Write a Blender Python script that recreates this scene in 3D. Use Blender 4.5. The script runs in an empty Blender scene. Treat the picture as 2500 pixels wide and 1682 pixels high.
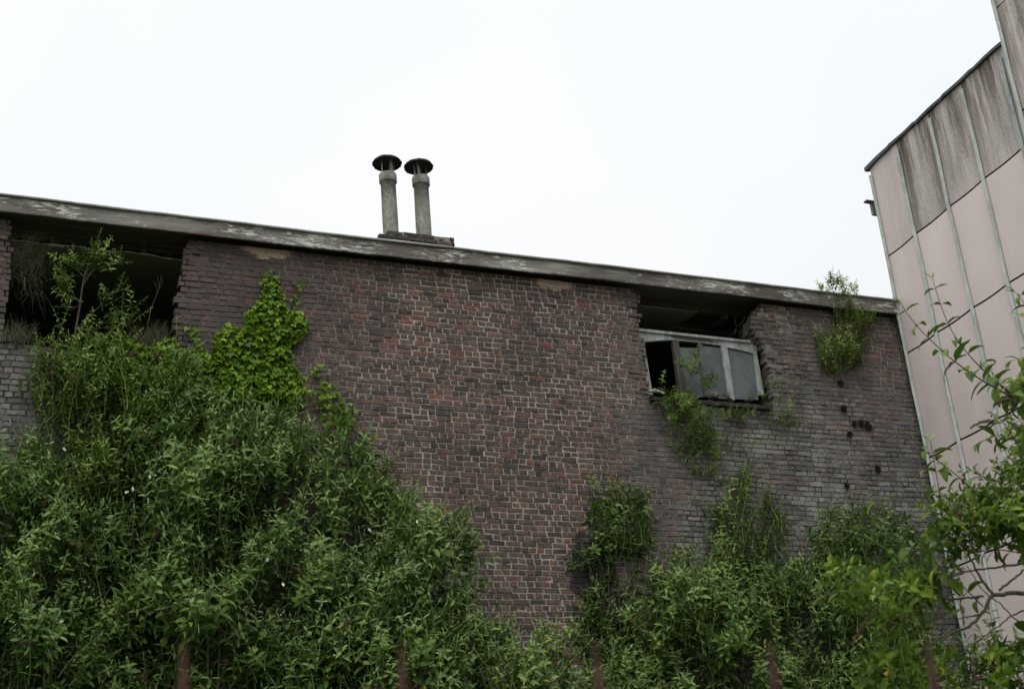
import bpy, math, random
import numpy as np
from mathutils import Vector, Matrix
random.seed(7); rng = np.random.default_rng(11)
S = bpy.context.scene
COL = S.collection
R_ = math.radians

# ------------------------------------------------------------------ camera
FPX, W0, H0 = 3472., 2500., 1682.      # focal length in photo pixels (50 mm on full frame)
RW = np.array([[0.9254296, -0.08563664, -0.36911572],     # rows: world X, Y, Z in camera axes
               [-0.37146568, -0.39730086, -0.83914557],
               [-0.07478839, 0.91368397, -0.39948504]])
CAMP = np.array([0., -14.5, 1.6])
cam = bpy.data.objects.new('camera', bpy.data.cameras.new('camera')); COL.objects.link(cam)
cam.data.lens = 50; cam.data.sensor_width = 36; cam.data.clip_end = 2000; cam.data.clip_start = .1
M4 = Matrix.Identity(4)
for i in range(3):
    for j in range(3): M4[i][j] = RW[i, j]
    M4[i][3] = CAMP[i]
cam.matrix_world = M4
cam.data.dof.use_dof = True; cam.data.dof.focus_distance = 16.5; cam.data.dof.aperture_fstop = 2.8
S.camera = cam

# ------------------------------------------------------------------ sky and sun (overcast)
SUN_EL, SUN_AZ = R_(58), R_(205)        # azimuth from +Y clockwise: behind and left of the camera
w = bpy.data.worlds.new('World'); S.world = w; w.use_nodes = True
nt = w.node_tree; nt.nodes.clear()
def wn(t, **k):
    n = nt.nodes.new(t)
    for a, b in k.items(): setattr(n, a, b)
    return n
out = wn('ShaderNodeOutputWorld'); bgs = wn('ShaderNodeBackground'); bgc = wn('ShaderNodeBackground'); mixs = wn('ShaderNodeMixShader')
sky = wn('ShaderNodeTexSky', sky_type='NISHITA', sun_disc=False, sun_elevation=SUN_EL, sun_rotation=SUN_AZ)
bgs.inputs[1].default_value = .1
nt.links.new(sky.outputs[0], bgs.inputs[0])
# cloud cover: even grey-white, thinner (brighter) towards the zenith
tc = wn('ShaderNodeTexCoord'); sep = wn('ShaderNodeSeparateXYZ'); nt.links.new(tc.outputs['Generated'], sep.inputs[0])
rmp = wn('ShaderNodeValToRGB'); nt.links.new(sep.outputs[2], rmp.inputs[0])
cr = rmp.color_ramp; cr.elements[0].position = 0.; cr.elements[0].color = (.80, .80, .80, 1)
cr.elements[1].position = .5; cr.elements[1].color = (.955, .955, .955, 1)
e = cr.elements.new(.68); e.color = (.97, .97, .97, 1)
e = cr.elements.new(1.); e.color = (2.9, 2.9, 2.9, 1)
noi = wn('ShaderNodeTexNoise'); noi.inputs['Scale'].default_value = 2.2; noi.inputs['Detail'].default_value = 3
nt.links.new(tc.outputs['Generated'], noi.inputs[0])
cl = wn('ShaderNodeValToRGB'); nt.links.new(noi.outputs[0], cl.inputs[0])
cl.color_ramp.elements[0].position = .3; cl.color_ramp.elements[0].color = (.90, .945, .97, 1)
cl.color_ramp.elements[1].position = .6; cl.color_ramp.elements[1].color = (.985, .995, 1.0, 1)
mul = wn('ShaderNodeMix', data_type='RGBA', blend_type='MULTIPLY'); mul.inputs[0].default_value = 1
nt.links.new(rmp.outputs[0], mul.inputs[6]); nt.links.new(cl.outputs[0], mul.inputs[7]); # the cloud is thinner on the sun's side, behind the camera
bk_ = wn('ShaderNodeMapRange', interpolation_type='SMOOTHSTEP'); nt.links.new(sep.outputs[1], bk_.inputs[0]); bk_.inputs[1].default_value = .35; bk_.inputs[2].default_value = -.6; bk_.inputs[3].default_value = 1.0; bk_.inputs[4].default_value = 1.4
nt.links.new(mul.outputs[2], bgc.inputs[0]); ms_ = wn('ShaderNodeMath', operation='MULTIPLY'); ms_.inputs[1].default_value = 1.10; nt.links.new(bk_.outputs[0], ms_.inputs[0]); nt.links.new(ms_.outputs[0], bgc.inputs[1])
mixs.inputs[0].default_value = .94
nt.links.new(bgs.outputs[0], mixs.inputs[1]); nt.links.new(bgc.outputs[0], mixs.inputs[2]); nt.links.new(mixs.outputs[0], out.inputs[0])
sl = bpy.data.lights.new('sun', 'SUN'); sl.energy = 1.0; sl.angle = R_(35); sl.color = (1, .97, .92)
so = bpy.data.objects.new('sun', sl); COL.objects.link(so)
sd = Vector((math.sin(SUN_AZ) * math.cos(SUN_EL), math.cos(SUN_AZ) * math.cos(SUN_EL), math.sin(SUN_EL)))
so.rotation_euler = sd.to_track_quat('Z', 'Y').to_euler(); so.location = (0, -20, 30)
S.view_settings.view_transform = 'Standard'; S.view_settings.look = 'None'
S.view_settings.exposure = 0; S.view_settings.gamma = 1
S.render.engine = 'CYCLES'
S.cycles.max_bounces = 6; S.cycles.diffuse_bounces = 3; S.cycles.glossy_bounces = 2
S.cycles.transmission_bounces = 3; S.cycles.transparent_max_bounces = 6; S.cycles.caustics_reflective = False
try: S.cycles.use_denoising = True
except Exception: pass

# ------------------------------------------------------------------ helpers
def hit(px, py, Y=0.):
    """point of the plane y = Y seen at photo pixel (px, py)"""
    px = np.asarray(px, float); py = np.asarray(py, float); Y = np.asarray(Y, float)
    c = np.stack([px - W0 / 2, -(py - H0 / 2), np.full_like(px, -FPX)], -1)
    r = c @ RW.T
    t = (Y - CAMP[1]) / r[..., 1]
    return CAMP + r * t[..., None]
def tag(o, label=None, cat=None, group=None, kind=None):
    if label: o['label'] = label
    if cat: o['category'] = cat
    if group: o['group'] = group
    if kind: o['kind'] = kind
    return o
def empty(name, loc, **k):
    o = bpy.data.objects.new(name, None); COL.objects.link(o); o.location = loc; o.empty_display_size = .2
    return tag(o, **k)
class MB:
    def __init__(s): s.V = []; s.F = []; s.C = []; s.n = 0
    def add(s, v, f, c=(0, 0, 0)):
        v = np.asarray(v, float).reshape(-1, 3)
        s.V.append(v); s.F.extend([tuple(int(i) + s.n for i in q) for q in f])
        c = np.asarray(c, float)
        s.C.append(np.broadcast_to(c, (len(v), 3)) if c.ndim == 1 else c); s.n += len(v)
    def box(s, a, b, c=(0, 0, 0)):
        x0, y0, z0 = a; x1, y1, z1 = b
        v = [(x0,y0,z0),(x1,y0,z0),(x1,y1,z0),(x0,y1,z0),(x0,y0,z1),(x1,y0,z1),(x1,y1,z1),(x0,y1,z1)]
        s.add(v, [(0,3,2,1),(4,5,6,7),(0,1,5,4),(1,2,6,5),(2,3,7,6),(3,0,4,7)], c)
    def tube(s, P, r, n=6, c=(0, 0, 0), cap=True):
        P = np.asarray(P, float); m = len(P); r = np.broadcast_to(np.asarray(r, float), (m,))
        T = np.gradient(P, axis=0); T /= np.linalg.norm(T, axis=1)[:, None] + 1e-9
        up = np.array([.31, .17, .93]) if abs(T[0] @ np.array([.31, .17, .93])) < .9 else np.array([1., 0, 0])
        A = np.cross(T, up); A /= np.linalg.norm(A, axis=1)[:, None]; B = np.cross(T, A)
        th = np.arange(n) * 2 * np.pi / n
        V = P[:, None] + r[:, None, None] * (A[:, None] * np.cos(th)[None, :, None] + B[:, None] * np.sin(th)[None, :, None])
        F = [(i*n+j, i*n+(j+1) % n, (i+1)*n+(j+1) % n, (i+1)*n+j) for i in range(m-1) for j in range(n)]
        if cap: F += [tuple(range(n))[::-1], tuple((m-1)*n + j for j in range(n))]
        s.add(V.reshape(-1, 3), F, c)
    def lathe(s, ctr, prof, n=28, c=(0, 0, 0), jit=0, axis=None):
        V = []; F = []
        for r, z in prof:
            for j in range(n):
                a = 2*np.pi*j/n; k = 1 + (rng.normal()*jit if r > .02 else 0)
                V.append((ctr[0] + r*k*math.cos(a), ctr[1] + r*k*math.sin(a), ctr[2] + z))
        for i in range(len(prof)-1):
            for j in range(n): F.append((i*n+j, i*n+(j+1) % n, (i+1)*n+(j+1) % n, (i+1)*n+j))
        s.add(V, F, c)
    def prism(s, poly, y0, y1, c=(0, 0, 0)):
        """outline in the XZ plane given thickness along Y"""
        n = len(poly)
        v = [(p[0], y0, p[1]) for p in poly] + [(p[0], y1, p[1]) for p in poly]
        s.add(v, [tuple(range(n)), tuple(range(2*n-1, n-1, -1))] + [(i, i+n, (i+1) % n + n, (i+1) % n) for i in range(n)], c)
    def build(s, name, mat, parent=None, smooth=False, **k):
        me = bpy.data.meshes.new(name)
        V = np.concatenate(s.V) if s.V else np.zeros((0, 3))
        if parent is not None:
            o_ = np.array(wloc(parent)); V = V - o_
        me.from_pydata(V.tolist(), [], s.F)
        C = np.concatenate(s.C); C = np.concatenate([C, np.ones((len(C), 1))], 1)
        at = me.attributes.new('col', 'FLOAT_COLOR', 'POINT'); at.data.foreach_set('color', C.astype(np.float32).ravel())
        if smooth: me.polygons.foreach_set('use_smooth', [True] * len(me.polygons))
        me.materials.append(mat); me.update()
        o = bpy.data.objects.new(name, me); COL.objects.link(o)
        if parent is not None: o.parent = parent
        return tag(o, **k)
def wloc(o):
    v = Vector(o.location); p = o.parent
    while p is not None: v += Vector(p.location); p = p.parent
    return v
def center_thing(o):
    """move a one-mesh thing's origin to the base of its mesh"""
    me = o.data; n = len(me.vertices); a = np.empty(n*3, np.float32); me.vertices.foreach_get('co', a); a = a.reshape(-1, 3)
    c = np.array([(a[:, 0].min()+a[:, 0].max())/2, (a[:, 1].min()+a[:, 1].max())/2, a[:, 2].min()])
    me.vertices.foreach_set('co', (a - c).ravel()); o.location = c.tolist(); me.update(); return o

# ------------------------------------------------------------------ materials
class Mat:
    def __init__(s, name):
        s.m = bpy.data.materials.new(name); s.m.use_nodes = True; s.t = s.m.node_tree
        s.b = s.t.nodes['Principled BSDF']; s.b.inputs['Roughness'].default_value = .9
        s.b.inputs['Specular IOR Level'].default_value = .25
        s.geo = s.n('ShaderNodeNewGeometry')
    def n(s, t, **k):
        n = s.t.nodes.new(t)
        for a, b in k.items(): setattr(n, a, b)
        return n
    def l(s, a, b): s.t.links.new(a, b)
    def noise(s, scale, detail=4, rough=.6, stretch=None, off=(0, 0, 0)):
        mp = s.n('ShaderNodeMapping'); s.l(s.geo.outputs['Position'], mp.inputs[0])
        if stretch: mp.inputs['Scale'].default_value = stretch
        mp.inputs['Location'].default_value = off
        q = s.n('ShaderNodeTexNoise'); q.inputs['Scale'].default_value = scale; q.inputs['Detail'].default_value = detail; q.inputs['Roughness'].default_value = rough
        s.l(mp.outputs[0], q.inputs[0]); return q.outputs[0]
    def ramp(s, src, stops, interp='LINEAR'):
        r = s.n('ShaderNodeValToRGB'); s.l(src, r.inputs[0]); c = r.color_ramp; c.interpolation = interp
        while len(c.elements) < len(stops): c.elements.new(.5)
        for e_, (p, v) in zip(c.elements, stops):
            e_.position = p; e_.color = (v, v, v, 1) if not hasattr(v, '__len__') else (*v, 1)
        return r.outputs[0]
    def mix(s, f, a, b, mode='MIX'):
        m = s.n('ShaderNodeMix', data_type='RGBA', blend_type=mode)
        for i, x in ((0, f), (6, a), (7, b)):
            if hasattr(x, 'links'): s.l(x, m.inputs[i])
            else: m.inputs[i].default_value = x if i == 0 else (*x, 1)
        return m.outputs[2]
    def math(s, op, a, b=0):
        m = s.n('ShaderNodeMath', operation=op)
        for i, x in ((0, a), (1, b)):
            if hasattr(x, 'links'): s.l(x, m.inputs[i])
            else: m.inputs[i].default_value = x
        return m.outputs[0]
    def attr(s):
        a = s.n('ShaderNodeAttribute'); a.attribute_name = 'col'
        q = s.n('ShaderNodeSeparateColor'); s.l(a.outputs['Color'], q.inputs[0]); return q.outputs
    def pos(s):
        q = s.n('ShaderNodeSeparateXYZ'); s.l(s.geo.outputs['Position'], q.inputs[0]); return q.outputs
    def color(s, c):
        if hasattr(c, 'links'): s.l(c, s.b.inputs['Base Color'])
        else: s.b.inputs['Base Color'].default_value = (*c, 1)
    def bump(s, h, strength=.5, dist=.01):
        b = s.n('ShaderNodeBump'); b.inputs['Strength'].default_value = strength; b.inputs['Distance'].default_value = dist
        s.l(h, b.inputs['Height']); s.l(b.outputs[0], s.b.inputs['Normal'])

def weather(m):
    """masks shared by brick and mortar: where the masonry is bleached grey, where it is soot-dark"""
    p = m.pos()
    big = m.noise(.55, 5, .65, off=(3, 0, 1))
    right = m.ramp(p[0], [(0, 0), (1, 0)])   # placeholder replaced below
    x1 = m.n('ShaderNodeMapRange'); m.l(p[0], x1.inputs[0]); x1.inputs[1].default_value = 7.2; x1.inputs[2].default_value = 9.3
    z1 = m.n('ShaderNodeMapRange'); m.l(p[2], z1.inputs[0]); z1.inputs[1].default_value = 9.3; z1.inputs[2].default_value = 7.3
    x2 = m.n('ShaderNodeMapRange'); m.l(p[0], x2.inputs[0]); x2.inputs[1].default_value = 1.3; x2.inputs[2].default_value = .9
    z2 = m.n('ShaderNodeMapRange'); m.l(p[2], z2.inputs[0]); z2.inputs[1].default_value = 8.3; z2.inputs[2].default_value = 7.8
    lf = m.math('MULTIPLY', x2.outputs[0], z2.outputs[0])
    g = m.math('MULTIPLY', x1.outputs[0], m.math('ADD', m.math('MULTIPLY', z1.outputs[0], .75), .25))
    g = m.math('MAXIMUM', g, m.math('MULTIPLY', lf, .75))
    patch = m.ramp(m.noise(1.3, 5, .7, off=(9, 2, 5)), [(.35, 0), (.62, 1)])
    g = m.math('MULTIPLY', g, m.math('ADD', m.math('MULTIPLY', patch, .65), .35))
    dark = m.ramp(m.noise(.8, 5, .65, stretch=(1.5, 1, .6), off=(1, 7, 2)), [(.45, 0), (.68, 1)])
    run = m.ramp(m.noise(2.6, 6, .75, stretch=(1, 1, .13), off=(6, 0, 4)), [(.5, 0), (.66, .9)])
    zr = m.n('ShaderNodeMapRange'); m.l(p[2], zr.inputs[0]); zr.inputs[1].default_value = 7.6; zr.inputs[2].default_value = 9.5
    dark = m.math('MAXIMUM', dark, m.math('MULTIPLY', run, zr.outputs[0]))
    return g, dark

# brick
B = Mat('brick'); a = B.attr(); grey, soot = weather(B)
base = B.ramp(a[0], [(0, (.042, .038, .036)), (.25, (.080, .064, .057)), (.5, (.114, .079, .069)), (.75, (.150, .084, .071)), (.88, (.170, .080, .065)), (1, (.22, .085, .055))])
fine = B.noise(38, 5, .75)
base = B.mix(.8, base, B.ramp(fine, [(.3, (.40, .40, .40)), (.5, (1.0, 1.0, 1.0)), (.70, (2.2, 2.15, 2.1))]), 'MULTIPLY')
stain = B.ramp(B.noise(7, 5, .7, off=(2, 2, 2)), [(.4, (.62, .62, .62)), (.65, (1.15, 1.15, 1.15))])
base = B.mix(.8, base, stain, 'MULTIPLY')
# the middle of the wall has kept redder brick
pp = B.pos(); mr = B.n('ShaderNodeMapRange'); B.l(pp[0], mr.inputs[0]); mr.inputs[1].default_value = 2.6; mr.inputs[2].default_value = 4.6
cool = B.mix(.5, base, (.070, .059, .058)); base = B.mix(mr.outputs[0], cool, base)
greyc = B.mix(a[1], (.115, .117, .114), (.265, .27, .262))
greyc = B.mix(.75, greyc, B.ramp(B.noise(30, 6, .8, off=(4, 4, 4)), [(.32, (.28, .28, .28)), (.5, (.95, .95, .95)), (.66, (2.1, 2.1, 2.05))]), 'MULTIPLY')
base = B.mix(B.math('MULTIPLY', grey, .9), base, greyc)
base = B.mix(B.math('MULTIPLY', soot, .45), base, (.028, .026, .026))
lich = B.ramp(B.noise(16, 6, .8, off=(8, 1, 3)), [(.66, 0), (.74, 1)])
base = B.mix(B.math('MULTIPLY', lich, .35), base, (.19, .19, .175))
# plaster scars: two tan patches of render left under the fascia
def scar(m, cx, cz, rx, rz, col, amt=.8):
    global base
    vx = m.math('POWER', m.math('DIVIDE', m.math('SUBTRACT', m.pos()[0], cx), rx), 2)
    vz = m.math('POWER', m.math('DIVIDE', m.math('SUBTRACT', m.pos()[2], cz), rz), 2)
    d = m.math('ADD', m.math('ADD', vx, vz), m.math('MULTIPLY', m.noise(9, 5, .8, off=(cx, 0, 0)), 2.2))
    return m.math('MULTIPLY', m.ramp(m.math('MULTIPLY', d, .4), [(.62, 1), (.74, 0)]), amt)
for (px_, py_, rx, rz) in ((655, 612, .38, .13), (1352, 692, .30, .12), (1545, 470, .01, .01)):
    q_ = hit(px_, py_); base = B.mix(scar(B, float(q_[0]), float(q_[2]), rx, rz, None), base, (.42, .31, .235))
q_ = hit(1875, 1080)
base = B.mix(scar(B, float(q_[0]), float(q_[2]), .5, .22, None, .55), base, (.26, .245, .21))
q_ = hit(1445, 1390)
base = B.mix(scar(B, float(q_[0]) , float(q_[2]), .42, .55, None, .85), base, (.012, .012, .013))  # near-black patch blended into the brick left of the right-hand thicket
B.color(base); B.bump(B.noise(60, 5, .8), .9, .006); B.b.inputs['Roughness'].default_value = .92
# mortar
Mo = Mat('mortar'); grey, soot = weather(Mo)
pale = Mo.ramp(Mo.noise(6.5, 6, .78, off=(5, 5, 5)), [(.36, .30), (.50, 1)])
mp_ = Mo.n('ShaderNodeMapRange'); p = Mo.pos(); Mo.l(p[0], mp_.inputs[0]); mp_.inputs[1].default_value = 3.2; mp_.inputs[2].default_value = 5.2
c = Mo.mix(Mo.math('MULTIPLY', pale, Mo.math('ADD', Mo.math('MULTIPLY', mp_.outputs[0], .75), .22)), (.028, .025, .024), (.37, .325, .28))
c = Mo.mix(Mo.math('MINIMUM', Mo.math('MULTIPLY', grey, 1.6), .93), c, Mo.ramp(Mo.noise(4, 4, .7), [(.45, (.018, .018, .018)), (.66, (.20, .195, .18))]))
c = Mo.mix(.6, c, Mo.ramp(Mo.noise(40, 4, .7), [(.3, (.5, .5, .5)), (.7, (1.3, 1.3, 1.3))]), 'MULTIPLY')
c = Mo.mix(Mo.math('MULTIPLY', soot, .5), c, (.02, .02, .02))
for (px_, py_, rx, rz) in ((655, 612, .38, .13), (1352, 692, .30, .12)):
    q_ = hit(px_, py_); c = Mo.mix(scar(Mo, float(q_[0]), float(q_[2]), rx, rz, None), c, (.50, .40, .29))
q_ = hit(1445, 1390); c = Mo.mix(scar(Mo, float(q_[0]), float(q_[2]), .42, .55, None, .9), c, (.010, .010, .011))  # same near-black patch carried over the joints
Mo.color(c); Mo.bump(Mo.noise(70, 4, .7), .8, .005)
# interior plaster / timber
PL = Mat('old_plaster'); PL.color(PL.ramp(PL.noise(1.2, 5, .6), [(.3, (.16, .17, .135)), (.7, (.25, .26, .215))]))
PE = Mat('broken_plaster_edge'); PE.color(PE.ramp(PE.noise(20, 4, .6), [(.3, (.16, .155, .135)), (.7, (.42, .40, .36))]))
DW = Mat('dark_timber'); DW.color(DW.ramp(DW.noise(3, 5, .7, stretch=(.3, 6, 6)), [(.3, (.06, .055, .05)), (.7, (.15, .135, .12))]))
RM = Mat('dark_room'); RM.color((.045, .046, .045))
# weathered fascia
FA = Mat('flaking_fascia')
wood = FA.ramp(FA.noise(2.2, 8, .75, stretch=(.35, 1, 3.0)), [(.30, (.038, .035, .033)), (.44, (.115, .105, .093)), (.56, (.21, .20, .18)), (.70, (.34, .33, .31))])
wood = FA.mix(FA.ramp(FA.noise(.9, 4, .6, off=(3, 3, 3)), [(.48, 0), (.66, .55)]), wood, (.085, .055, .045))
grain = FA.ramp(FA.noise(26, 4, .7, stretch=(.06, 1, 3)), [(.3, .6), (.7, 1.3)])
wood = FA.mix(.7, wood, grain, 'MULTIPLY')
fl = FA.math('ADD', FA.math('MULTIPLY', FA.noise(20, 10, .85, stretch=(.22, 1, 1.5), off=(0, 0, 1)), .72), FA.math('MULTIPLY', FA.noise(1.5, 5, .75, stretch=(1, 1, 3), off=(12, 0, 0)), .55))
flm = FA.ramp(fl, [(.682, 0), (.694, 1)])
wood = FA.mix(flm, wood, FA.ramp(FA.noise(20, 3, .5), [(.3, (.36, .355, .32)), (.7, (.58, .57, .53))]))
FA.color(wood); FA.bump(flm, .6, .006); FA.b.inputs['Roughness'].default_value = .8
TR = Mat('zinc_edge'); TR.color(TR.ramp(TR.noise(3, 6, .75, stretch=(.5, 1, 1)), [(.3, (.10, .10, .095)), (.5, (.24, .245, .235)), (.7, (.42, .42, .40))])); TR.b.inputs['Roughness'].default_value = .6
# window
FW = Mat('grey_weathered_wood')
c = FW.ramp(FW.noise(5, 6, .7, stretch=(3, 1, .7)), [(.25, (.10, .10, .092)), (.45, (.26, .27, .26)), (.7, (.43, .45, .44))])
sp = FW.attr(); c = FW.mix(FW.math('MULTIPLY', sp[0], .92), c, FW.ramp(FW.noise(9, 6, .8, stretch=(4, 1, .6), off=(3, 0, 0)), [(.3, (.018, .016, .014)), (.62, (.075, .068, .06)), (.68, (.33, .33, .32))]))
c = FW.mix(.7, c, FW.ramp(FW.noise(40, 4, .7, stretch=(2, 1, .2)), [(.3, (.55, .55, .55)), (.7, (1.2, 1.2, 1.2))]), 'MULTIPLY')
FW.color(c); FW.bump(FW.noise(40, 4, .7, stretch=(2, 1, .2)), .5, .004)
GL = Mat('dusty_glass')
dirt = GL.ramp(GL.noise(2.2, 6, .7, stretch=(1, 1, .8)), [(.3, (.045, .055, .063)), (.7, (.125, .143, .148))])
dirt = GL.mix(GL.ramp(GL.noise(30, 5, .8), [(.62, 0), (.72, .5)]), dirt, (.14, .14, .12))
GL.color(dirt); GL.b.inputs['Roughness'].default_value = .12; GL.b.inputs['Specular IOR Level'].default_value = .9; GL.bump(GL.noise(1.6, 2, .5), .25, .05)
# stone, concrete
CO = Mat('lichen_concrete')
c = CO.ramp(CO.noise(24, 6, .8), [(.3, (.11, .10, .075)), (.5, (.27, .26, .215)), (.7, (.45, .44, .38))])
c = CO.mix(CO.ramp(CO.noise(5, 5, .7, stretch=(1.5, 1.5, .3)), [(.4, 0), (.6, .7)]), c, (.115, .12, .105))
CO.color(c); CO.bump(CO.noise(70, 4, .8), .7, .006)
CW = Mat('black_rusted_cowl'); CW.color(CW.ramp(CW.noise(26, 5, .8), [(.4, (.008, .009, .009)), (.62, (.03, .033, .026)), (.76, (.09, .08, .06))])); CW.bump(CW.noise(40, 4, .8), 1, .012)
IR = Mat('rusty_iron'); IR.color(IR.ramp(IR.noise(60, 5, .8), [(.3, (.020, .011, .010)), (.6, (.06, .025, .020)), (.8, (.09, .04, .03))]))
# pink clad facade
PK = Mat('pink_panel')
p = PK.pos(); a = PK.attr()
pk = PK.ramp(PK.noise(1.1, 5, .6), [(.3, (.60, .505, .485)), (.7, (.69, .59, .565))])
pk = PK.mix(.35, pk, PK.ramp(PK.noise(55, 4, .7), [(.3, (.8, .8, .8)), (.6, (1.05, 1.05, 1.05))]), 'MULTIPLY')
# rain streaks below the coping, aggregate showing on the upper row (col.r = share of exposure)
st = PK.noise(2.4, 6, .7, stretch=(1, 1, .10), off=(0, 3.1, 0))
st2 = PK.noise(9, 5, .7, stretch=(1, 1, .07), off=(5, 1, 0))
stm = PK.math('MULTIPLY', a[0], PK.ramp(PK.math('ADD', PK.math('MULTIPLY', st, .7), PK.math('MULTIPLY', st2, .3)), [(.38, 0), (.56, 1)]))
agg = PK.ramp(PK.noise(45, 5, .85, off=(1, 1, 1)), [(.32, (.10, .095, .085)), (.5, (.34, .32, .285)), (.72, (.66, .62, .58))])
pk = PK.mix(PK.math('MULTIPLY', stm, .95), pk, agg)
ol = PK.math('MULTIPLY', a[1], PK.ramp(PK.noise(4.6, 6, .75, stretch=(1, 1, .07), off=(2, 3.3, 0)), [(.44, 0), (.56, 1)]))
pk = PK.mix(PK.math('MULTIPLY', ol, .93), pk, PK.ramp(PK.noise(30, 4, .8), [(.3, (.020, .018, .010)), (.7, (.105, .085, .045))]))
pit = PK.math('MULTIPLY', PK.ramp(PK.noise(60, 3, .6, off=(7, 7, 7)), [(.70, 0), (.73, 1)]), PK.ramp(PK.noise(1.6, 3, .6, off=(2, 2, 2)), [(.4, .1), (.6, 1)]))
pk = PK.mix(PK.math('MULTIPLY', pit, .5), pk, (.10, .08, .07))
PK.color(pk); PK.bump(PK.noise(60, 4, .8), .35, .004)
RL = Mat('grey_green_rail'); c = RL.ramp(RL.noise(9, 6, .75, stretch=(1, 1, .25)), [(.3, (.24, .27, .255)), (.5, (.42, .455, .435)), (.7, (.56, .585, .56))])
c = RL.mix(RL.ramp(RL.noise(50, 3, .6), [(.66, 0), (.7, 1)]), c, (.05, .045, .04)); RL.color(c)
CP = Mat('lead_coping'); CP.color(CP.ramp(CP.noise(6, 5, .7), [(.3, (.045, .052, .055)), (.7, (.12, .13, .135))])); CP.b.inputs['Roughness'].default_value = .55
JT = Mat('dark_joint'); JT.color((.03, .022, .022))
# vegetation
def leafmat(name, stops, tip=(.27, .34, .19), under=None, rough=.55, trans=.18):
    L = Mat(name); a = L.attr()
    c = L.ramp(a[0], stops)
    c = L.mix(.5, c, L.ramp(L.noise(25, 3, .6), [(.3, (.75, .75, .75)), (.7, (1.2, 1.2, 1.2))]), 'MULTIPLY')
    c = L.mix(a[1], c, tip)                       # young felted tips and stems
    c = L.mix(a[2], c, (.16, .075, .045))         # withered
    if under: c = L.mix(L.math('MULTIPLY', L.geo.outputs['Backfacing'], .5), c, under)
    L.color(c); L.b.inputs['Roughness'].default_value = rough; L.b.inputs['Specular IOR Level'].default_value = .14
    tr = L.n('ShaderNodeBsdfTranslucent'); ms = L.n('ShaderNodeMixShader'); ms.inputs[0].default_value = trans
    L.l(L.mix(1, c, (1.25, 1.3, .6), 'MULTIPLY'), tr.inputs[0])
    L.l(L.b.outputs[0], ms.inputs[1]); L.l(tr.outputs[0], ms.inputs[2]); L.l(ms.outputs[0], L.t.nodes['Material Output'].inputs[0])
    return L.m
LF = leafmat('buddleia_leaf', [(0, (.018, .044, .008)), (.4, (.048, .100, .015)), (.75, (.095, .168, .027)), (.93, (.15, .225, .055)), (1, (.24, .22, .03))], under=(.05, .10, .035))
LY = leafmat('yellowish_buddleia_leaf', [(0, (.034, .066, .010)), (.4, (.075, .130, .015)), (.75, (.125, .195, .026)), (.93, (.19, .27, .05)), (1, (.27, .24, .03))], tip=(.30, .38, .20), under=(.075, .14, .035))  # yellower, lighter leaf colour than the main shrubs
LN = leafmat('near_buddleia_leaf', [(0, (.026, .055, .006)), (.4, (.060, .112, .008)), (.75, (.105, .168, .012)), (.93, (.14, .215, .025)), (1, (.34, .27, .02))], tip=(.17, .25, .13), under=(.07, .13, .045), rough=.45, trans=.2)
IV = leafmat('ivy_leaf', [(0, (.020, .050, .004)), (.4, (.065, .135, .006)), (.75, (.125, .225, .008)), (1, (.22, .34, .02))], tip=(.2, .3, .08), rough=.4, trans=.2)
ST = Mat('bark'); ST.color(ST.ramp(ST.noise(20, 4, .7), [(.3, (.030, .026, .018)), (.7, (.10, .085, .06))]))
FS = Mat('withered_flower'); FS.color(FS.ramp(FS.noise(60, 4, .7), [(.3, (.028, .014, .012)), (.7, (.12, .060, .045))]))
DG = Mat('dry_grass'); DG.color(DG.ramp(DG.attr()[0], [(0, (.055, .05, .032)), (.6, (.13, .115, .075)), (1, (.06, .085, .025))]))
MS = Mat('dark_moss'); MS.color(MS.ramp(MS.noise(40, 5, .8), [(.3, (.010, .010, .008)), (.7, (.035, .042, .016))]))
BW = Mat('white_wing'); BW.color((.50, .54, .46))
GR = Mat('rough_grass'); GR.color(GR.ramp(GR.noise(1.5, 6, .7), [(.3, (.03, .045, .018)), (.7, (.09, .10, .05))]))

# ------------------------------------------------------------------ ground
g = MB(); N = 24; xs = np.concatenate([[-600, -120], np.linspace(-30, 40, N), [120, 600]]); ys = np.concatenate([[-600, -120], np.linspace(-40, 30, N), [120, 600]])
V = [(x, y, -.002 + .05*math.sin(x*.7)*math.cos(y*.6) - .06) for y in ys for x in xs]; n_ = len(xs)
g.add(V, [(j*n_+i, j*n_+i+1, (j+1)*n_+i+1, (j+1)*n_+i) for j in range(len(ys)-1) for i in range(n_-1)])
g.build('ground', GR.m, smooth=True, kind='structure')

# ------------------------------------------------------------------ derelict brick building
BLD = empty('derelict_building', (6, 0, 0), label='long derelict brick building with overgrown wall, broken openings and a flaking fascia', cat='building')
CH = .067; PITCH = .098
def curve(pts):
    P = np.array([hit(x, y)[[0, 2]] for x, y in pts]); P = P[np.argsort(P[:, 1])]
    return lambda z: float(np.interp(z, P[:, 1], P[:, 0]))
Lr = curve([(461, 560), (455, 600), (448, 622), (444, 660), (433, 709), (428, 740), (423, 770), (423, 797), (431, 806), (434, 846), (434, 900)])
Ll = curve([(14, 520), (21, 533), (33, 554), (26, 578), (30, 620), (31, 664), (20, 720), (17, 750), (12, 798), (14, 830), (40, 850)])
Wl = curve([(1558, 705), (1566, 723), (1557, 743), (1566, 771), (1561, 805), (1576, 836), (1580, 881), (1585, 933), (1587, 965)])
Wr = curve([(1866, 735), (1850, 752), (1834, 770), (1832, 800), (1862, 853), (1868, 881), (1876, 915), (1882, 950), (1886, 990)])
ZT = 9.50
zL = float(hit(60, 852)[2]); zW = 8.00
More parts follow.
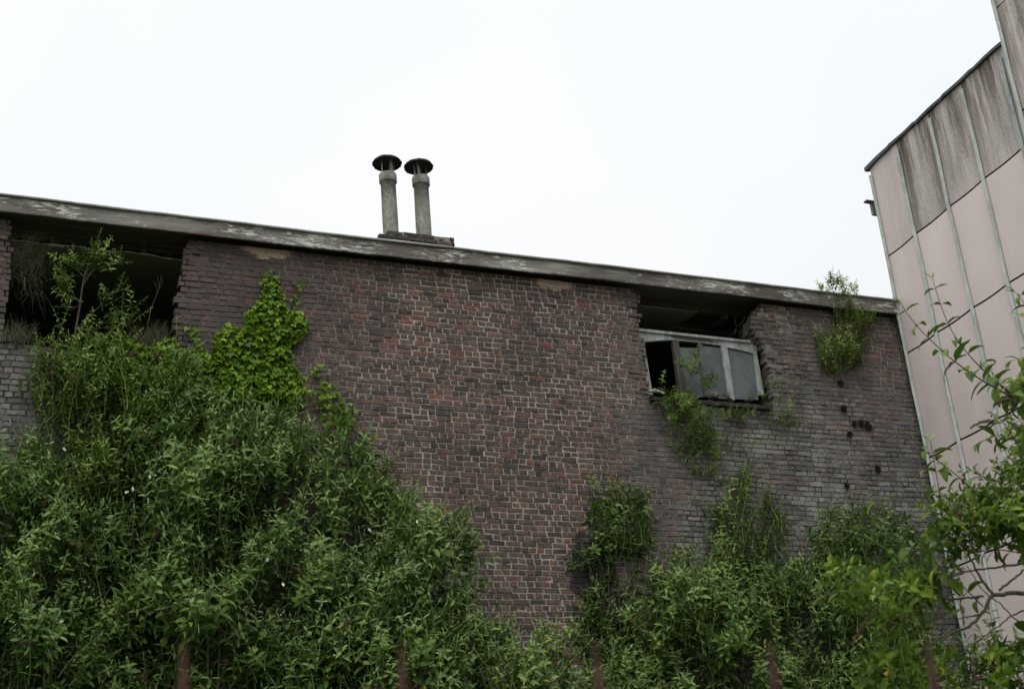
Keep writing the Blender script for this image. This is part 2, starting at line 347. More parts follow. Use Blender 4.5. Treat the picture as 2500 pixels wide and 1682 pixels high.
def openings(z):
    o = []
    if z > zL + .01: o.append((Ll(z), Lr(z)))
    if z > zW: o.append((Wl(z), Wr(z)))
    if 4.55 < z < 5.44: o.append((-1.4, .86))
    return o
def brickface(mb, x0, x1, z0, z1, y, d, col, tilt=(0, 0)):
    """one weathered brick: chamfered face, sides going back"""
    e_ = .0035; j = lambda s=.0030: rng.normal()*s
    o = []
    for (x, z) in ((x0, z0), (x1, z0), (x1, z1), (x0, z1)): o.append([x + j(), z + j()])
    cx, cz = (x0+x1)/2, (z0+z1)/2
    v = []
    for x, z in o: v.append((x, y + d, z))
    for x, z in o: v.append((x, y + .006 + abs(j(.003)), z))
    for k, (x, z) in enumerate(o):
        sx = 1 if x < cx else -1; sz = 1 if z < cz else -1
        v.append((x + sx*(e_ + abs(j(.003))), y + tilt[0]*(x-cx) + tilt[1]*(z-cz) + j(.0012), z + sz*(e_ + abs(j(.003)))))
    f = [(8, 9, 10, 11)]
    for k in range(4):
        k2 = (k+1) % 4
        f += [(4+k, 4+k2, 8+k2, 8+k), (k, k2, 4+k2, 4+k)]
    mb.add(v, f, col)
br = MB(); mo = MB()
rows = int(ZT / CH)
for r in range(rows):
    z0 = r*CH; zc = z0 + CH/2; ops = openings(zc)
    stretch = r % 2
    x = -1.6 + (0 if stretch else PITCH*.5) + rng.normal()*.012
    drift = 0
    vis = z0 > 3.6
    if vis:
        while x < 12.75:
            w_ = (PITCH*2 if stretch else PITCH) * (1 + rng.normal()*.028)
            if stretch and rng.random() < (.10 if x > 3.5 else .3): w_ = PITCH
            if not stretch and rng.random() < .05: w_ = PITCH*1.9
            xc = x + w_/2
            xa, xb = x, x + w_
            for a_, b_ in ops:
                if xa < a_ < xb: xb = a_ + rng.normal()*.010
                if xa < b_ < xb: xa = b_ + rng.normal()*.010
            inside = any(a_ <= (xa+xb)/2 <= b_ for a_, b_ in ops) or xb - xa < .03
            if not inside:
                edge = any(abs(xc-a_) < .22 or abs(xc-b_) < .22 for a_, b_ in ops)
                tone = rng.beta(3.2, 3.4)*.93
                if rng.random() < .018: tone = .88 + rng.random()*.1
                if rng.random() < .07: tone *= .35
                wav = .006*math.sin(x*1.7 + r*.11) + .004*math.sin(x*4.3 + r*.3)
                jt = .0032 + abs(rng.normal()*.0022)
                y = rng.normal()*.0022 + (abs(rng.normal())*.008 if edge else 0)*rng.choice([-1, 1])
                y = min(y, .0025)
                if xc > 9.4 and xc < 10.6 and zc > 8.3: y += rng.normal()*.008
                if True:
                    brickface(br, xa + jt, xb - jt, z0 + jt + wav, z0 + CH - jt*.6 + wav, y, .10, (tone, rng.random(), 0), (rng.normal()*.012, rng.normal()*.02))
            x += w_
    # mortar core of this course
    cuts = [-1.6] + [q for o_ in ops for q in (max(-1.6, o_[0]-.05 - abs(rng.normal()*.02)), o_[1]+.05 + abs(rng.normal()*.02))] + [12.75]
    for i in range(0, len(cuts), 2):
        if cuts[i+1]-cuts[i] > .02: mo.box((cuts[i], .0068, z0 + .0001), (cuts[i+1], .30 + .0004*(r % 3), z0 + CH - .0001))
wall = br.build('brick_wall', B.m, BLD)
mo.build('mortar_bed', Mo.m, wall)
# rubble on the ledge of the left opening
lg = MB()
for i in range(10):
    x = .55 + i*.17; lg_z = zL + .02
    brickface(lg, x, x + .17, lg_z - .04, lg_z + .02 + rng.random()*.02, .02 + rng.normal()*.02, .2, (rng.random()*.5, rng.random(), 0), (rng.normal()*.05, 0))
lg.build('broken_ledge', B.m, BLD)
# inner shell: rear wall, sides, floor, all one dark room
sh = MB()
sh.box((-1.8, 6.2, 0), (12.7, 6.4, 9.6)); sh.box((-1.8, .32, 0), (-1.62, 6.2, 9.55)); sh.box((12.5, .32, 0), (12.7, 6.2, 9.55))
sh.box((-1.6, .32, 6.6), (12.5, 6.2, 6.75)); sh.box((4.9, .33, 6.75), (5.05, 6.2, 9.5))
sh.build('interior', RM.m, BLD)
# roof deck, fascia, drip edge
zf0, zf1 = float(hit(800, 608, -.14)[2]), float(hit(800, 573, -.14)[2])
rf = MB(); rf.box((-2.2, -.105, zf0 + .10), (12.42, 6.6, zf1 - .01)); rf.build('roof_deck', DW.m, BLD)
fa = MB(); NX = 240; xs = np.linspace(-2.2, 12.42, NX)
def wob(x, a=.008): return a*math.sin(x*.9 + 1) + a*.5*math.sin(x*2.7) + a*.2*math.sin(x*9.1)
V = []; F = []
for i, x in enumerate(xs):
    u = wob(x); nb = rng.normal()*.0015
    b0 = zf0 + u*.6 + nb
    prof = [(-.108, b0+.003), (-.142, b0), (-.146, b0+.012), (-.145 + rng.normal()*.0008, (zf0+zf1)/2+u), (-.143, zf1+.014+u*.5), (-.108, zf1+.014+u*.5)]
    V += [(x, y, z) for y, z in prof]
for i in range(NX-1):
    for k in range(6): F.append((i*6+k, (i+1)*6+k, (i+1)*6+(k+1) % 6, i*6+(k+1) % 6))
F += [tuple(range(6)), tuple((NX-1)*6+k for k in range(5, -1, -1))]
fa.add(V, F)
for xj in (1.9, 4.35, 6.75, 9.1, 10.9): fa.box((xj, -.149, zf0+.004), (xj+.012, -.140, zf1-.004))
fascia = fa.build('fascia_board', FA.m, BLD)
te = MB(); P = [(x, -.158, zf1 + .008 + wob(x)*.5) for x in xs]; te.tube(P, .0165, 8); te.build('drip_edge', TR.m, BLD, smooth=True)
# plaster ceilings and roof timbers seen through the openings
def ceil(pts_front, yf, zt, yb, name):
    pass
zc1 = float(hit(260, 612, .33)[2])
ce = MB(); n = 60; xs_ = np.linspace(.3, 3.4, n); V = []; F = []
for x in xs_:
    yf = .33 + .012*math.sin(x*9) + .008*math.sin(x*23) + (.03*max(0, math.sin(x*5.1))**6)
    zz = zc1 + (-.05*max(0, (x-2.0)/.6)**2 if x > 2.0 else 0)
    V += [(x, yf, zz), (x, 6.2, zz), (x, 6.2, zz+.012), (x, yf, zz+.012)]
for i in range(n-1):
    for k in range(4): F.append((i*4+k, i*4+(k+1) % 4, (i+1)*4+(k+1) % 4, (i+1)*4+k))
ce.add(V, F); ce.build('plaster_ceiling', PL.m, BLD)
ed = MB()
for i in range(n-1):
    x = (xs_[i]+xs_[i+1])/2; a0 = V[i*4]; a1 = V[(i+1)*4]; d_ = .002 + .006*abs(rng.normal())
    if 1.0 < x < 1.13: d_ = .05
    ed.add([(a0[0], a0[1]-.006, a0[2]-d_*.4), (a1[0], a1[1]-.006, a1[2]-d_*.5), (a1[0], a1[1]-.006, a1[2]+.006), (a0[0], a0[1]-.006, a0[2]+.006),
            (a0[0], a0[1]+.02, a0[2]-d_*.3), (a1[0], a1[1]+.02, a1[2]-d_*.3)], [(0, 1, 2, 3), (1, 0, 4, 5)])
ed.build('broken_ceiling_edge', PE.m, BLD)
tb = MB()
for y_ in (.45, 1.0, 1.6, 2.3): tb.box((-1.5, y_, zf0+.02), (12.4, y_+.09, zf0+.098))
for x_ in np.arange(-.8, 12.3, .62): tb.box((x_, .45, zf0-.06), (x_+.06, 6.1, zf0+.018))
tb.box((.4, .40, zc1+.16), (3.3, .44, zc1+.28)); q_ = hit(350, 590, .42); tb.box((q_[0]-.03, .38, zc1), (q_[0]+.03, .43, zc1+.25))
tb.build('roof_timbers', DW.m, BLD)
# window-side ceiling: torn sheet of plasterboard
P = [hit(1555, 742, .33), hit(1703, 762, .33)]
zc2 = float(P[1][2]) ; pb = MB()
xr = float(P[1][0])
poly = [(7.7, .32), (8.2, .34), (8.6, .325), (xr, .33), (xr - .02, .55), (xr-.1, .85), (xr+1.5, .87), (xr+1.5, 5.8), (7.7, 5.8)]
V = [(x, y, zc2) for x, y in poly] + [(x, y, zc2+.012) for x, y in poly]; n = len(poly)
pb.add(V, [tuple(range(n)), tuple(range(2*n-1, n-1, -1))] + [(i, (i+1) % n, (i+1) % n+n, i+n) for i in range(n)])
pb.build('torn_ceiling_sheet', PL.m, BLD)

# ---- window
YW = .13
def q2(x, y, Y=YW): p_ = hit(x, y, Y); return (float(p_[0]), float(p_[2]))
z8 = lambda x, y: (1540 + x*.2041, 680 + y*.2041)
WIN = empty('window', (0, 0, 0), ); WIN.parent = BLD; WIN.location = (9.0 - 6, YW, 8.0)
fr = MB()
top = [z8(40, 642), z8(1420, 775), z8(1500, 815), z8(1500, 905)]
bot = [z8(1470, 905), z8(1300, 862), z8(1150, 830), z8(1060, 806), z8(950, 790), z8(800, 768), z8(640, 752), z8(480, 742), z8(320, 748), z8(165, 763), z8(40, 772)]
fr.prism([q2(*t) for t in top + bot], YW - .02, YW + .03)
fr.prism([q2(*z8(*t)) for t in [(40, 608), (1415, 756), (1415, 785), (40, 640)]], YW - .045, YW + .03)
fr.prism([q2(*z8(*t)) for t in [(1458, 900), (1500, 905), (1590, 1400), (1520, 1400)]], YW - .018, YW + .03)
fr.prism([q2(*z8(*t)) for t in [(40, 755), (155, 762), (260, 1390), (190, 1380)]], YW - .01, YW + .03)
# darkened stretch of the head
fo = fr.build('frame', FW.m, WIN)
m1 = MB(); m1.prism([q2(*z8(*t)) for t in [(486, 744), (556, 750), (655, 1400), (572, 1390)]], YW - .035, YW + .025, (1, 0, 0)); m1.build('mullion', FW.m, WIN, label='blackened weathered mullion')
m2 = MB(); m2.prism([q2(*z8(*t)) for t in [(1066, 803), (1136, 812), (1228, 1470), (1150, 1420)]], YW - .035, YW + .025, (.0, 0, 0)); m2.build('mullion', FW.m, WIN)
m3 = MB(); m3.prism([q2(*z8(*t)) for t in [(797, 766), (822, 768), (905, 1420), (872, 1410)]], YW - .025, YW + .02, (.85, 0, 0)); m3.build('glazing_bar', FW.m, WIN)
for pts in ([(566, 822), (797, 830), (880, 1420), (650, 1400)], [(824, 800), (1066, 826), (1155, 1440), (900, 1420)], [(1138, 828), (1300, 865), (1458, 905), (1530, 1450), (1225, 1440)]):
    pn = MB(); pn.prism([q2(*z8(*t)) for t in pts], YW + .004, YW + .009); pn.build('pane', GL.m, WIN)
hb = MB(); hb.prism([q2(*z8(*t), YW-.05) for t in [(430, 655), (520, 648), (700, 668), (900, 705), (980, 728), (1060, 760), (880, 745), (700, 728), (560, 712)]], YW - .0225, YW - .0195, (1, 0, 0)); hb.build('dark_patch', FW.m, WIN)  # irregular near-black patch on the window head
# sill of the window: stone slab with debris
sz = float(hit(1650, 972, -.05)[2])
si = MB(); x0, x1 = float(hit(1588, 960, -.05)[0]), float(hit(1882, 990, -.05)[0])
n = 26; V = []; F = []
for i in range(n):
    x = x0 + (x1-x0)*i/(n-1); j1 = rng.normal()*.004
    prof = [(-.075+j1, sz-.055), (-.08+j1, sz-.01+rng.normal()*.004), (-.06, sz+rng.normal()*.006), (.14, sz+.02+rng.normal()*.01), (.14, sz-.055)]
    V += [(x, a_, b_) for a_, b_ in prof]
for i in range(n-1):
    for k in range(5): F.append((i*5+k, i*5+(k+1) % 5, (i+1)*5+(k+1) % 5, (i+1)*5+k))
F += [tuple(range(4, -1, -1)), tuple((n-1)*5+k for k in range(5))]
si.add(V, F, (.1, .3, 0)); SL = Mat('dark_slate_sill'); SL.color(SL.ramp(SL.noise(14, 5, .8), [(.3, (.015, .014, .014)), (.6, (.05, .046, .042)), (.75, (.13, .10, .075))])); si.build('window_sill', SL.m, BLD)
# ---- chimney
CHM = MB(); yc = .6
cx0, cx1 = float(hit(925, 570, yc)[0]), float(hit(1111, 590, yc)[0]); ctop = 10.235; cb = zf1 - .01
CHM.box((cx0+.14, yc+.014, cb), (cx1-.02, yc+.62, ctop-.012))
SM = Mat('sooty_mortar'); SM.color(SM.ramp(SM.noise(14, 5, .8), [(.4, (.03, .028, .026)), (.68, (.30, .28, .24))])); chim = CHM.build('chimney_stack', SM.m, BLD)
cbk = MB(); zrow = ctop - .066*1; k = 0
while zrow > cb - .08:
    x = cx0 + (0 if k % 2 else -.0) + (.03*rng.random()); xe = cx1
    if k == 0: x = cx0 + .12
    while x < xe - .04:
        w_ = min((.2 if (k % 2 or rng.random() < .5) else .11)*(1+rng.normal()*.06), xe - x)
        brickface(cbk, x+.005, x+w_-.005, zrow+.005, zrow+.061, yc+rng.normal()*.006, .08, (rng.random()*.25, rng.random()*.5, 0), (rng.normal()*.05, rng.normal()*.06))
        cbk.box((x+.01, yc+.05, zrow+.01), (x+w_-.01, yc+.6, zrow+.058), (rng.random()*.25, .2, 0))
        x += w_
    k += 1; zrow -= .0665
cbk.build('chimney_brick', B.m, chim)
def z2(x, y): return (860 + x*.1913, 340 + y*.1913)
for (bx, tx, by, colt, capc, seed) in ((493, 452, 1155, 440, (442, 290), 1), (913, 873, 1175, 480, (846, 335), 2)):
    yy = yc + .3
    b_ = hit(*z2(bx, by), yy); t_ = hit(*z2(tx, colt + 15), yy)
    bx_, tz = float(b_[0]), float(t_[2]); txx = float(t_[0]); zb = ctop - .03
    pot = MB(); H = tz - zb; lean = (txx - bx_)
    prof = [(.098, 0), (.102, H*.3), (.1, H*.6), (.0985, H-.13)]
    pot.lathe((bx_, yy, zb), [(r_, z_) for r_, z_ in prof] + [(.112, H-.128), (.117, H-.12), (.117, H-.012), (.110, H), (.094, H), (.088, H-.015), (.085, H-.4)], 32)
    po = pot.build('chimney_pot', CO.m, BLD, smooth=False)
    for pl in po.data.polygons: pl.use_smooth = True
    v_ = np.empty(len(po.data.vertices)*3, np.float32); po.data.vertices.foreach_get('co', v_); v_ = v_.reshape(-1, 3)
    v_[:, 0] += (v_[:, 2] - zb) * lean / H; po.data.vertices.foreach_set('co', v_.ravel())
    cc = hit(*z2(*capc), yy); czx, czz = float(cc[0]), float(cc[2])
    cow = MB()
    cow.lathe((czx, yy, czz - .02), [(.0, .075), (.06, .073), (.12, .055), (.17, .028), (.192, .002), (.196, -.014), (.190, -.02), (.17, .0), (.10, .022), (.0, .032)], 56, jit=.022)
    cow.build('cowl', CW.m, po)
    for (sx, sy, ww) in ((-.085, -.03, .007), (.03 if seed == 1 else -.045, -.08, .018), (.05, .075, .008), (.09, -.02, .006 if seed == 2 else .003)):
        bk = MB(); P0 = np.array([txx + sx, yy + sy, tz - .03]); P1 = np.array([czx + sx*.95, yy + sy*.95, czz + .02])
        a_ = np.array([ww, -.002, 0]); b2 = np.array([0, .004, 0])
        bk.add([P0-a_-b2, P0+a_-b2, P0+a_+b2, P0-a_+b2, P1-a_-b2, P1+a_-b2, P1+a_+b2, P1-a_+b2], [(0,3,2,1),(4,5,6,7),(0,1,5,4),(1,2,6,5),(2,3,7,6),(3,0,4,7)])
        bk.build('bracket', CO.m, po)

# ------------------------------------------------------------------ pink clad building
C0 = np.array([12.21, -.115]); DD = np.array([.0387, .9992]); NN = np.array([-.9992, .0387])   # facade runs towards the camera along -DD; NN = outward normal
PB = empty('panel_clad_building', (12.3, -4, 0), label='tall pink building clad in streaked panels between grey-green vertical rails', cat='building')
def fp(s, z, o=0.): q = C0 - DD*s + NN*o; return (q[0], q[1], z)
ZP = [0.9, 2.4, 3.9, 5.38, 6.87, 8.35, 8.35+1.5, ]
zj = [11.81, 10.345, 8.86, 7.345, 5.85, 4.36, 2.86, 1.36, 0.]
ss = [0., .70, 1.48, 2.21, 3.06]
def facebox(mb, s0, s1, z0, z1, o0, o1, c=(0, 0, 0)):
    v = [fp(s0, z0, o0), fp(s1, z0, o0), fp(s1, z0, o1), fp(s0, z0, o1), fp(s0, z1, o0), fp(s1, z1, o0), fp(s1, z1, o1), fp(s0, z1, o1)]
    mb.add(v, [(0,3,2,1),(4,5,6,7),(0,1,5,4),(1,2,6,5),(2,3,7,6),(3,0,4,7)], c)
def panel(s0, s1, z0, z1, o, col_t, col_b, name='panel'):
    """a slightly pillowed sheet whose lower edge bows, subdivided so that exposure can differ from top to bottom"""
    mb = MB(); nx, nz = 7, 8; V = []; C = []; F = []
    for iz in range(nz):
        v = iz/(nz-1)
        for ix in range(nx):
            u = ix/(nx-1)
            bow = .03*math.sin(math.pi*u); 
            o_ = o + .004*math.sin(math.pi*u)
            V.append(fp(s0 + .008 + (s1-s0-.016)*u, z0 + .018 - bow*(1-v)*.6 + (z1-z0-.026)*v - (.03*math.sin(math.pi*u)*.6*v if z1 < 11.7 else 0), o_)); C.append(np.array(col_b)*(1-v) + np.array(col_t)*v)
    for iz in range(nz-1):
        for ix in range(nx-1):
            k = iz*nx+ix; F.append((k, k+nx, k+nx+1, k+1))
    # turned-back bottom edge
    base_ = len(V)
    for ix in range(nx): V.append(V[ix]); C.append(C[ix])
    for ix in range(nx):
        u = ix/(nx-1); V.append(fp(s0 + .008 + (s1-s0-.016)*u, z0 + .014 - .03*math.sin(math.pi*u)*.6, o-.02)); C.append((0, 0, 0))
    for ix in range(nx-1): F.append((base_+ix, base_+ix+1, base_+nx+ix+1, base_+nx+ix))
    mb.add(V, F, np.array(C)); return mb.build(name, PK.m, PB, smooth=True)
core = MB(); facebox(core, 0.004, 3.10, 0, 11.80, -8, -.004); facebox(core, 3.12, 16, 0, 15.5, -8, .05)
core.build('backing_wall', JT.m, PB)
expo = {0: (.42, .12), 1: (1., 1.), 2: (1., .9), 3: (1., .95)}
for i in range(4):
    for r in range(8):
        if r == 0: ct, cb_ = (expo[i][0], expo[i][1]*1.0, 0), (expo[i][0]*.9, expo[i][1]*.5 if i in (1,) else .12, 0)
        elif r == 1: ct, cb_ = ((.30, .0, 0) if i == 0 else (.06, 0, 0)), (.10, 0, 0)
        else: ct, cb_ = (.02, 0, 0), (.22, .02, 0)
        panel(ss[i], ss[i+1], zj[r+1], zj[r], .006, ct, cb_)
# taller block on the right, its face a little proud
zt = [15.4, 13.8, 12.28, 10.75, 9.2, 7.7, 6.2, 4.7, 3.2, 1.7, .1]
st_ = [3.16, 3.8, 4.6, 5.4, 6.2, 7.0, 7.8, 8.6]
for i in range(4):
    for r in range(10):
        panel(st_[i], st_[i+1], zt[r+1], zt[r], .056, (1, .6, 0) if r < 4 else (.15, 0, 0), (1, .5, 0) if r < 4 else (.05, 0, 0))
def rail(s, z0, z1, o, w_=.026):
    mb = MB(); n = 40
    prof = [(-w_, 0), (-w_, .012), (-w_*.35, .02), (-w_*.25, .034), (w_*.25, .034), (w_*.35, .02), (w_, .012), (w_, 0)]
    V = []; F = []
    for i in range(n):
        z = z0 + (z1-z0)*i/(n-1); dw = .006*math.sin(z*1.9 + s*3) + .003*math.sin(z*5.1 + s)
        V += [fp(s + a_ + dw, z, o + b_) for a_, b_ in prof]
    for i in range(n-1):
        for k in range(8): F.append((i*8+k, (i+1)*8+k, (i+1)*8+(k+1) % 8, i*8+(k+1) % 8))
    F += [tuple(range(8)), tuple((n-1)*8+k for k in range(7, -1, -1))]
    mb.add(V, F); return mb.build('cover_rail', RL.m, PB)
for s in ss[1:4]: rail(s, .2, 11.70, .02)
rail(.018, .2, 11.66, .02, .022); rail(3.0, .2, 11.66, .02)
rail(3.16, .2, 15.4, .07)
for s in st_[1:4]: rail(s, .2, 15.4, .07)
cp = MB(); n = 50; V = []; F = []
for i in range(n):
    s = -.06 + 3.16*i/(n-1); z = 11.81 + .012*math.sin(s*5) + (.018 if (i//10) % 2 else 0); 
    dz = .03 + .04*max(0, 1 - s/.9)
    V += [fp(s, z - dz*.55, .05), fp(s, z + .02, .055), fp(s, z+.03, -.3), fp(s, z-dz*.5, -.0)]
for i in range(n-1):
    for k in range(4): F.append((i*4+k, i*4+(k+1) % 4, (i+1)*4+(k+1) % 4, (i+1)*4+k))
F += [(3, 2, 1, 0), tuple((n-1)*4+k for k in range(4))]
cp.add(V, F); cp.build('coping', CP.m, PB)
# little cornice end sticking out past the far corner
q0 = hit(2113, 489, .10); q1 = hit(2141, 525, .10)
co = MB(); co.box((q0[0]+.0, .08, q0[2]-.025), (12.6, .15, q0[2]+.0)); 
co.build('cornice_cap', CP.m, PB)
co = MB(); co.box((q0[0]+.09, .09, q1[2]), (12.6, .14, q0[2]-.027)); co.build('cornice', CO.m, PB)
# grey flashing at the foot of the corner
q0 = hit(2270, 1668, -.45); q1 = hit(2352, 1640, -.2)
co = MB(); v0 = np.array(hit(2255, 1682, -.7)); v1 = np.array(hit(2349, 1642, -.22))
d_ = np.array([0, -.05, 0]); u_ = np.array([.02, 0, .10])
co.add([v0+d_, v1+d_, v1+d_-u_, v0+d_-u_, v0-d_, v1-d_, v1-d_-u_, v0-d_-u_], [(0,3,2,1),(4,5,6,7),(0,1,5,4),(1,2,6,5),(2,3,7,6),(3,0,4,7)])
co.build('flashing', TR.m, PB)

# ------------------------------------------------------------------ iron fence, very near the camera
FE = empty('iron_fence', (.9, -12.6, 0), label='rusty spiked iron fence in front of the shrubs, out of focus along the bottom', cat='fence')
for i in range(-3, 9):
    x = .327 + .3015*i; zt_ = 2.022 + .004*i
    b_ = MB(); b_.tube([(x, -12.6, .1), (x, -12.6, 1.0), (x, -12.6, zt_-.14), (x, -12.6, zt_-.06), (x+.001, -12.6, zt_)], [.0085, .0085, .0085, .007, .002], 8); b_.build('bar', IR.m, FE)
for z in (.35, 1.55):
    b_ = MB(); b_.box((-.8, -12.62, z), (3.0, -12.58, z+.012)); b_.build('rail', IR.m, FE)
for x in (-.8, 2.98):
    b_ = MB(); b_.box((x-.02, -12.62, -.1), (x+.02, -12.58, 1.9)); b_.build('post', IR.m, FE)

# ------------------------------------------------------------------ vegetation
def unit(v): return v/(np.linalg.norm(v, axis=-1, keepdims=True)+1e-9)
def leaf(base, d, up, L, Wd, droop, col, seg=3, fold=.25):
    """lance-shaped leaf arching down: returns verts, faces, colours"""
    d = unit(d); side = unit(np.cross(d, up)); nrm = np.cross(side, d)
    V = [base]; ts = np.linspace(0, 1, seg+2)[1:-1]; p = base.copy(); dir_ = d.copy(); pl = base.copy(); last = 0
    for t in list(ts)+[1]:
        ang = droop*t
        dir_ = unit(d*math.cos(ang) - nrm*math.sin(ang)) if True else d
        p = p + dir_*L*(t-last); last = t
        if t < 1:
            w_ = Wd*.5*(math.sin(math.pi*min(1, t**.75))**.8)
            n2 = unit(np.cross(side, dir_))
            V += [p - side*w_ + n2*w_*fold, p.copy(), p + side*w_ + n2*w_*fold]
        else: V.append(p.copy())
    F = [(0, 2, 1), (0, 3, 2)]
    for i in range(seg-1):
        a_ = 1+i*3; F += [(a_, a_+1, a_+4, a_+3), (a_+1, a_+2, a_+5, a_+4)]
    a_ = 1+(seg-1)*3; F += [(a_, a_+1, a_+3), (a_+1, a_+2, a_+3)]
    return np.array(V), F, np.tile(np.array(col, float), (len(V), 1))
def shoot_template(L=.42, pairs=7, ll=.13, lw=.036, bend=.25, tipc=.8, yellow=0., sd=0, curl=1.0):
    r = np.random.default_rng(sd); V = []; F = []; C = []; n = 0
    ts = np.linspace(0, 1, 7); P = np.stack([bend*L*ts**2, 0*ts, L*ts], 1)
    mb = MB(); mb.tube(P, np.linspace(.0042, .0022, 7), 4, (.6, .55, 0), cap=False)
    V.append(mb.V[0]); F += mb.F; C.append(mb.C[0]); n = len(mb.V[0])
    for k in range(pairs):
        t = .12 + .83*(k/(pairs-1))**.85
        p = np.array([bend*L*t**2, 0, L*t]); ax = unit(np.array([2*bend*t, 0, 1.]))
        size = ll*(1.05 - .55*t)*(1+r.normal()*.12)
        phi = k*math.pi/2 + r.normal()*.25
        for s in (0, math.pi):
            if r.random() < .06: continue
            a_ = phi+s; rad = np.array([math.cos(a_), math.sin(a_), 0]); rad = unit(rad - ax*(rad@ax))
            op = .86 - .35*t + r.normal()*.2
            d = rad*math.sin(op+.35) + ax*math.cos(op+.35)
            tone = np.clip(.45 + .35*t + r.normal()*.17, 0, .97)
            if r.random() < yellow: tone = 1.
            v, f, c = leaf(p, d, ax, size, lw*size/ll*(1.1+r.normal()*.1), (.9+r.normal()*.3)*curl, (tone, max(0, (t-.62)*tipc), 0), 3)
            V.append(v); F += [tuple(i+n for i in q) for q in f]; C.append(c); n += len(v)
    p = P[-1]
    for k in range(4):
        a_ = k*math.pi/2+.3; d = unit(np.array([.35*math.cos(a_)+bend, .35*math.sin(a_), 1.]))
        v, f, c = leaf(p, d, np.array([math.cos(a_), math.sin(a_), .1]), ll*.42, lw*.25, .3, (.9, tipc, 0), 1)
        V.append(v); F += [tuple(i+n for i in q) for q in f]; C.append(c); n += len(v)
    return np.concatenate(V), F, np.concatenate(C)
def fdict(F):
    q = np.array([f for f in F if len(f) == 4]); t = np.array([f for f in F if len(f) == 3]); return q.reshape(-1, 4), t.reshape(-1, 3)
def make_temps(n, **k):
    out_ = []
    for i in range(n):
        v, f, c = shoot_template(sd=i*13+5, **k); q, t = fdict(f); out_.append((v, q, t, c))
    return out_
class Big:
    """collects many transformed copies of templates into one mesh"""
    def __init__(s): s.V = []; s.Q = []; s.T = []; s.C = []; s.n = 0
    def add(s, v, q, t, c): s.V.append(v); s.Q.append(q+s.n); s.T.append(t+s.n); s.C.append(c); s.n += len(v)
    def inst(s, tmp, pos, dirs, scale, roll, dc=None):
        for i in range(len(pos)):
            v, q, t, c = tmp[rng.integers(len(tmp))]
            z = dirs[i]/np.linalg.norm(dirs[i]); a_ = np.cross([.13, .98, .1], z); a_ /= np.linalg.norm(a_); b_ = np.cross(z, a_)
            cr_, sr = math.cos(roll[i]), math.sin(roll[i]); x_ = a_*cr_ + b_*sr; y_ = -a_*sr + b_*cr_
            M = np.stack([x_, y_, z]); c2 = c.copy()
            if dc is not None: c2[:, 0] = np.where(c2[:, 0] > .985, 1., np.clip(c2[:, 0] + dc[i], 0, .94))
            s.add(v*scale[i] @ M + pos[i], q, t, c2)
    def build(s, name, mat, parent=None, **k):
        V = np.concatenate(s.V); Q = np.concatenate(s.Q); T = np.concatenate(s.T); C = np.concatenate(s.C)
        if parent is not None: V = V - np.array(wloc(parent))
        me = bpy.data.meshes.new(name); nq, nt_ = len(Q), len(T)
        me.vertices.add(len(V)); me.vertices.foreach_set('co', V.astype(np.float32).ravel())
        me.loops.add(nq*4+nt_*3); me.loops.foreach_set('vertex_index', np.concatenate([Q.ravel(), T.ravel()]).astype(np.int32))
        me.polygons.add(nq+nt_)
        me.polygons.foreach_set('loop_start', np.concatenate([np.arange(nq)*4, nq*4+np.arange(nt_)*3]).astype(np.int32))
        me.polygons.foreach_set('use_smooth', np.ones(nq+nt_, bool))
        at = me.attributes.new('col', 'FLOAT_COLOR', 'POINT'); at.data.foreach_set('color', np.concatenate([C, np.ones((len(C), 1))], 1).astype(np.float32).ravel())
        me.materials.append(mat); me.update(calc_edges=True); me.validate()
        o = bpy.data.objects.new(name, me); COL.objects.link(o)
        if parent is not None: o.parent = parent
        return tag(o, **k)
def inpoly(P, x, y):
    P = np.array(P, float); n = len(P); r = np.zeros(len(x), bool); j = n-1
    for i in range(n):
        xi, yi = P[i]; xj, yj = P[j]
        c = ((yi > y) != (yj > y)) & (x < (xj-xi)*(y-yi)/(yj-yi+1e-12)+xi); r ^= c; j = i
    return r
def edgedist(P, x, y):
    P = np.array(P, float); d = np.full(len(x), 1e9)
    for i in range(len(P)):
        a_ = P[i]; b_ = P[(i+1) % len(P)]; ab = b_-a_; t = np.clip(((x-a_[0])*ab[0]+(y-a_[1])*ab[1])/(ab@ab), 0, 1)
        d = np.minimum(d, np.hypot(x-a_[0]-t*ab[0], y-a_[1]-t*ab[1]))
    return d
HOLES = [(690, 1405, 75), (640, 1470, 60), (560, 1640, 80), (95, 1440, 60), (270, 1470, 55), (890, 1290, 55), (1795, 1640, 75), (1700, 1600, 45), (980, 1590, 45), (300, 1130, 35), (150, 1600, 60), (420, 1560, 55), (520, 1430, 45), (30, 1560, 40), (780, 1200, 40)]
def holemask(x, y):
    k = np.ones(len(x), bool)
    for cx, cy, rr in HOLES: k &= (np.hypot((x-cx), (y-cy)) > rr*(.75+.35*np.sin(np.arctan2(y-cy, x-cx)*3+cx))) | (rng.random(len(x)) < .13)
    return k
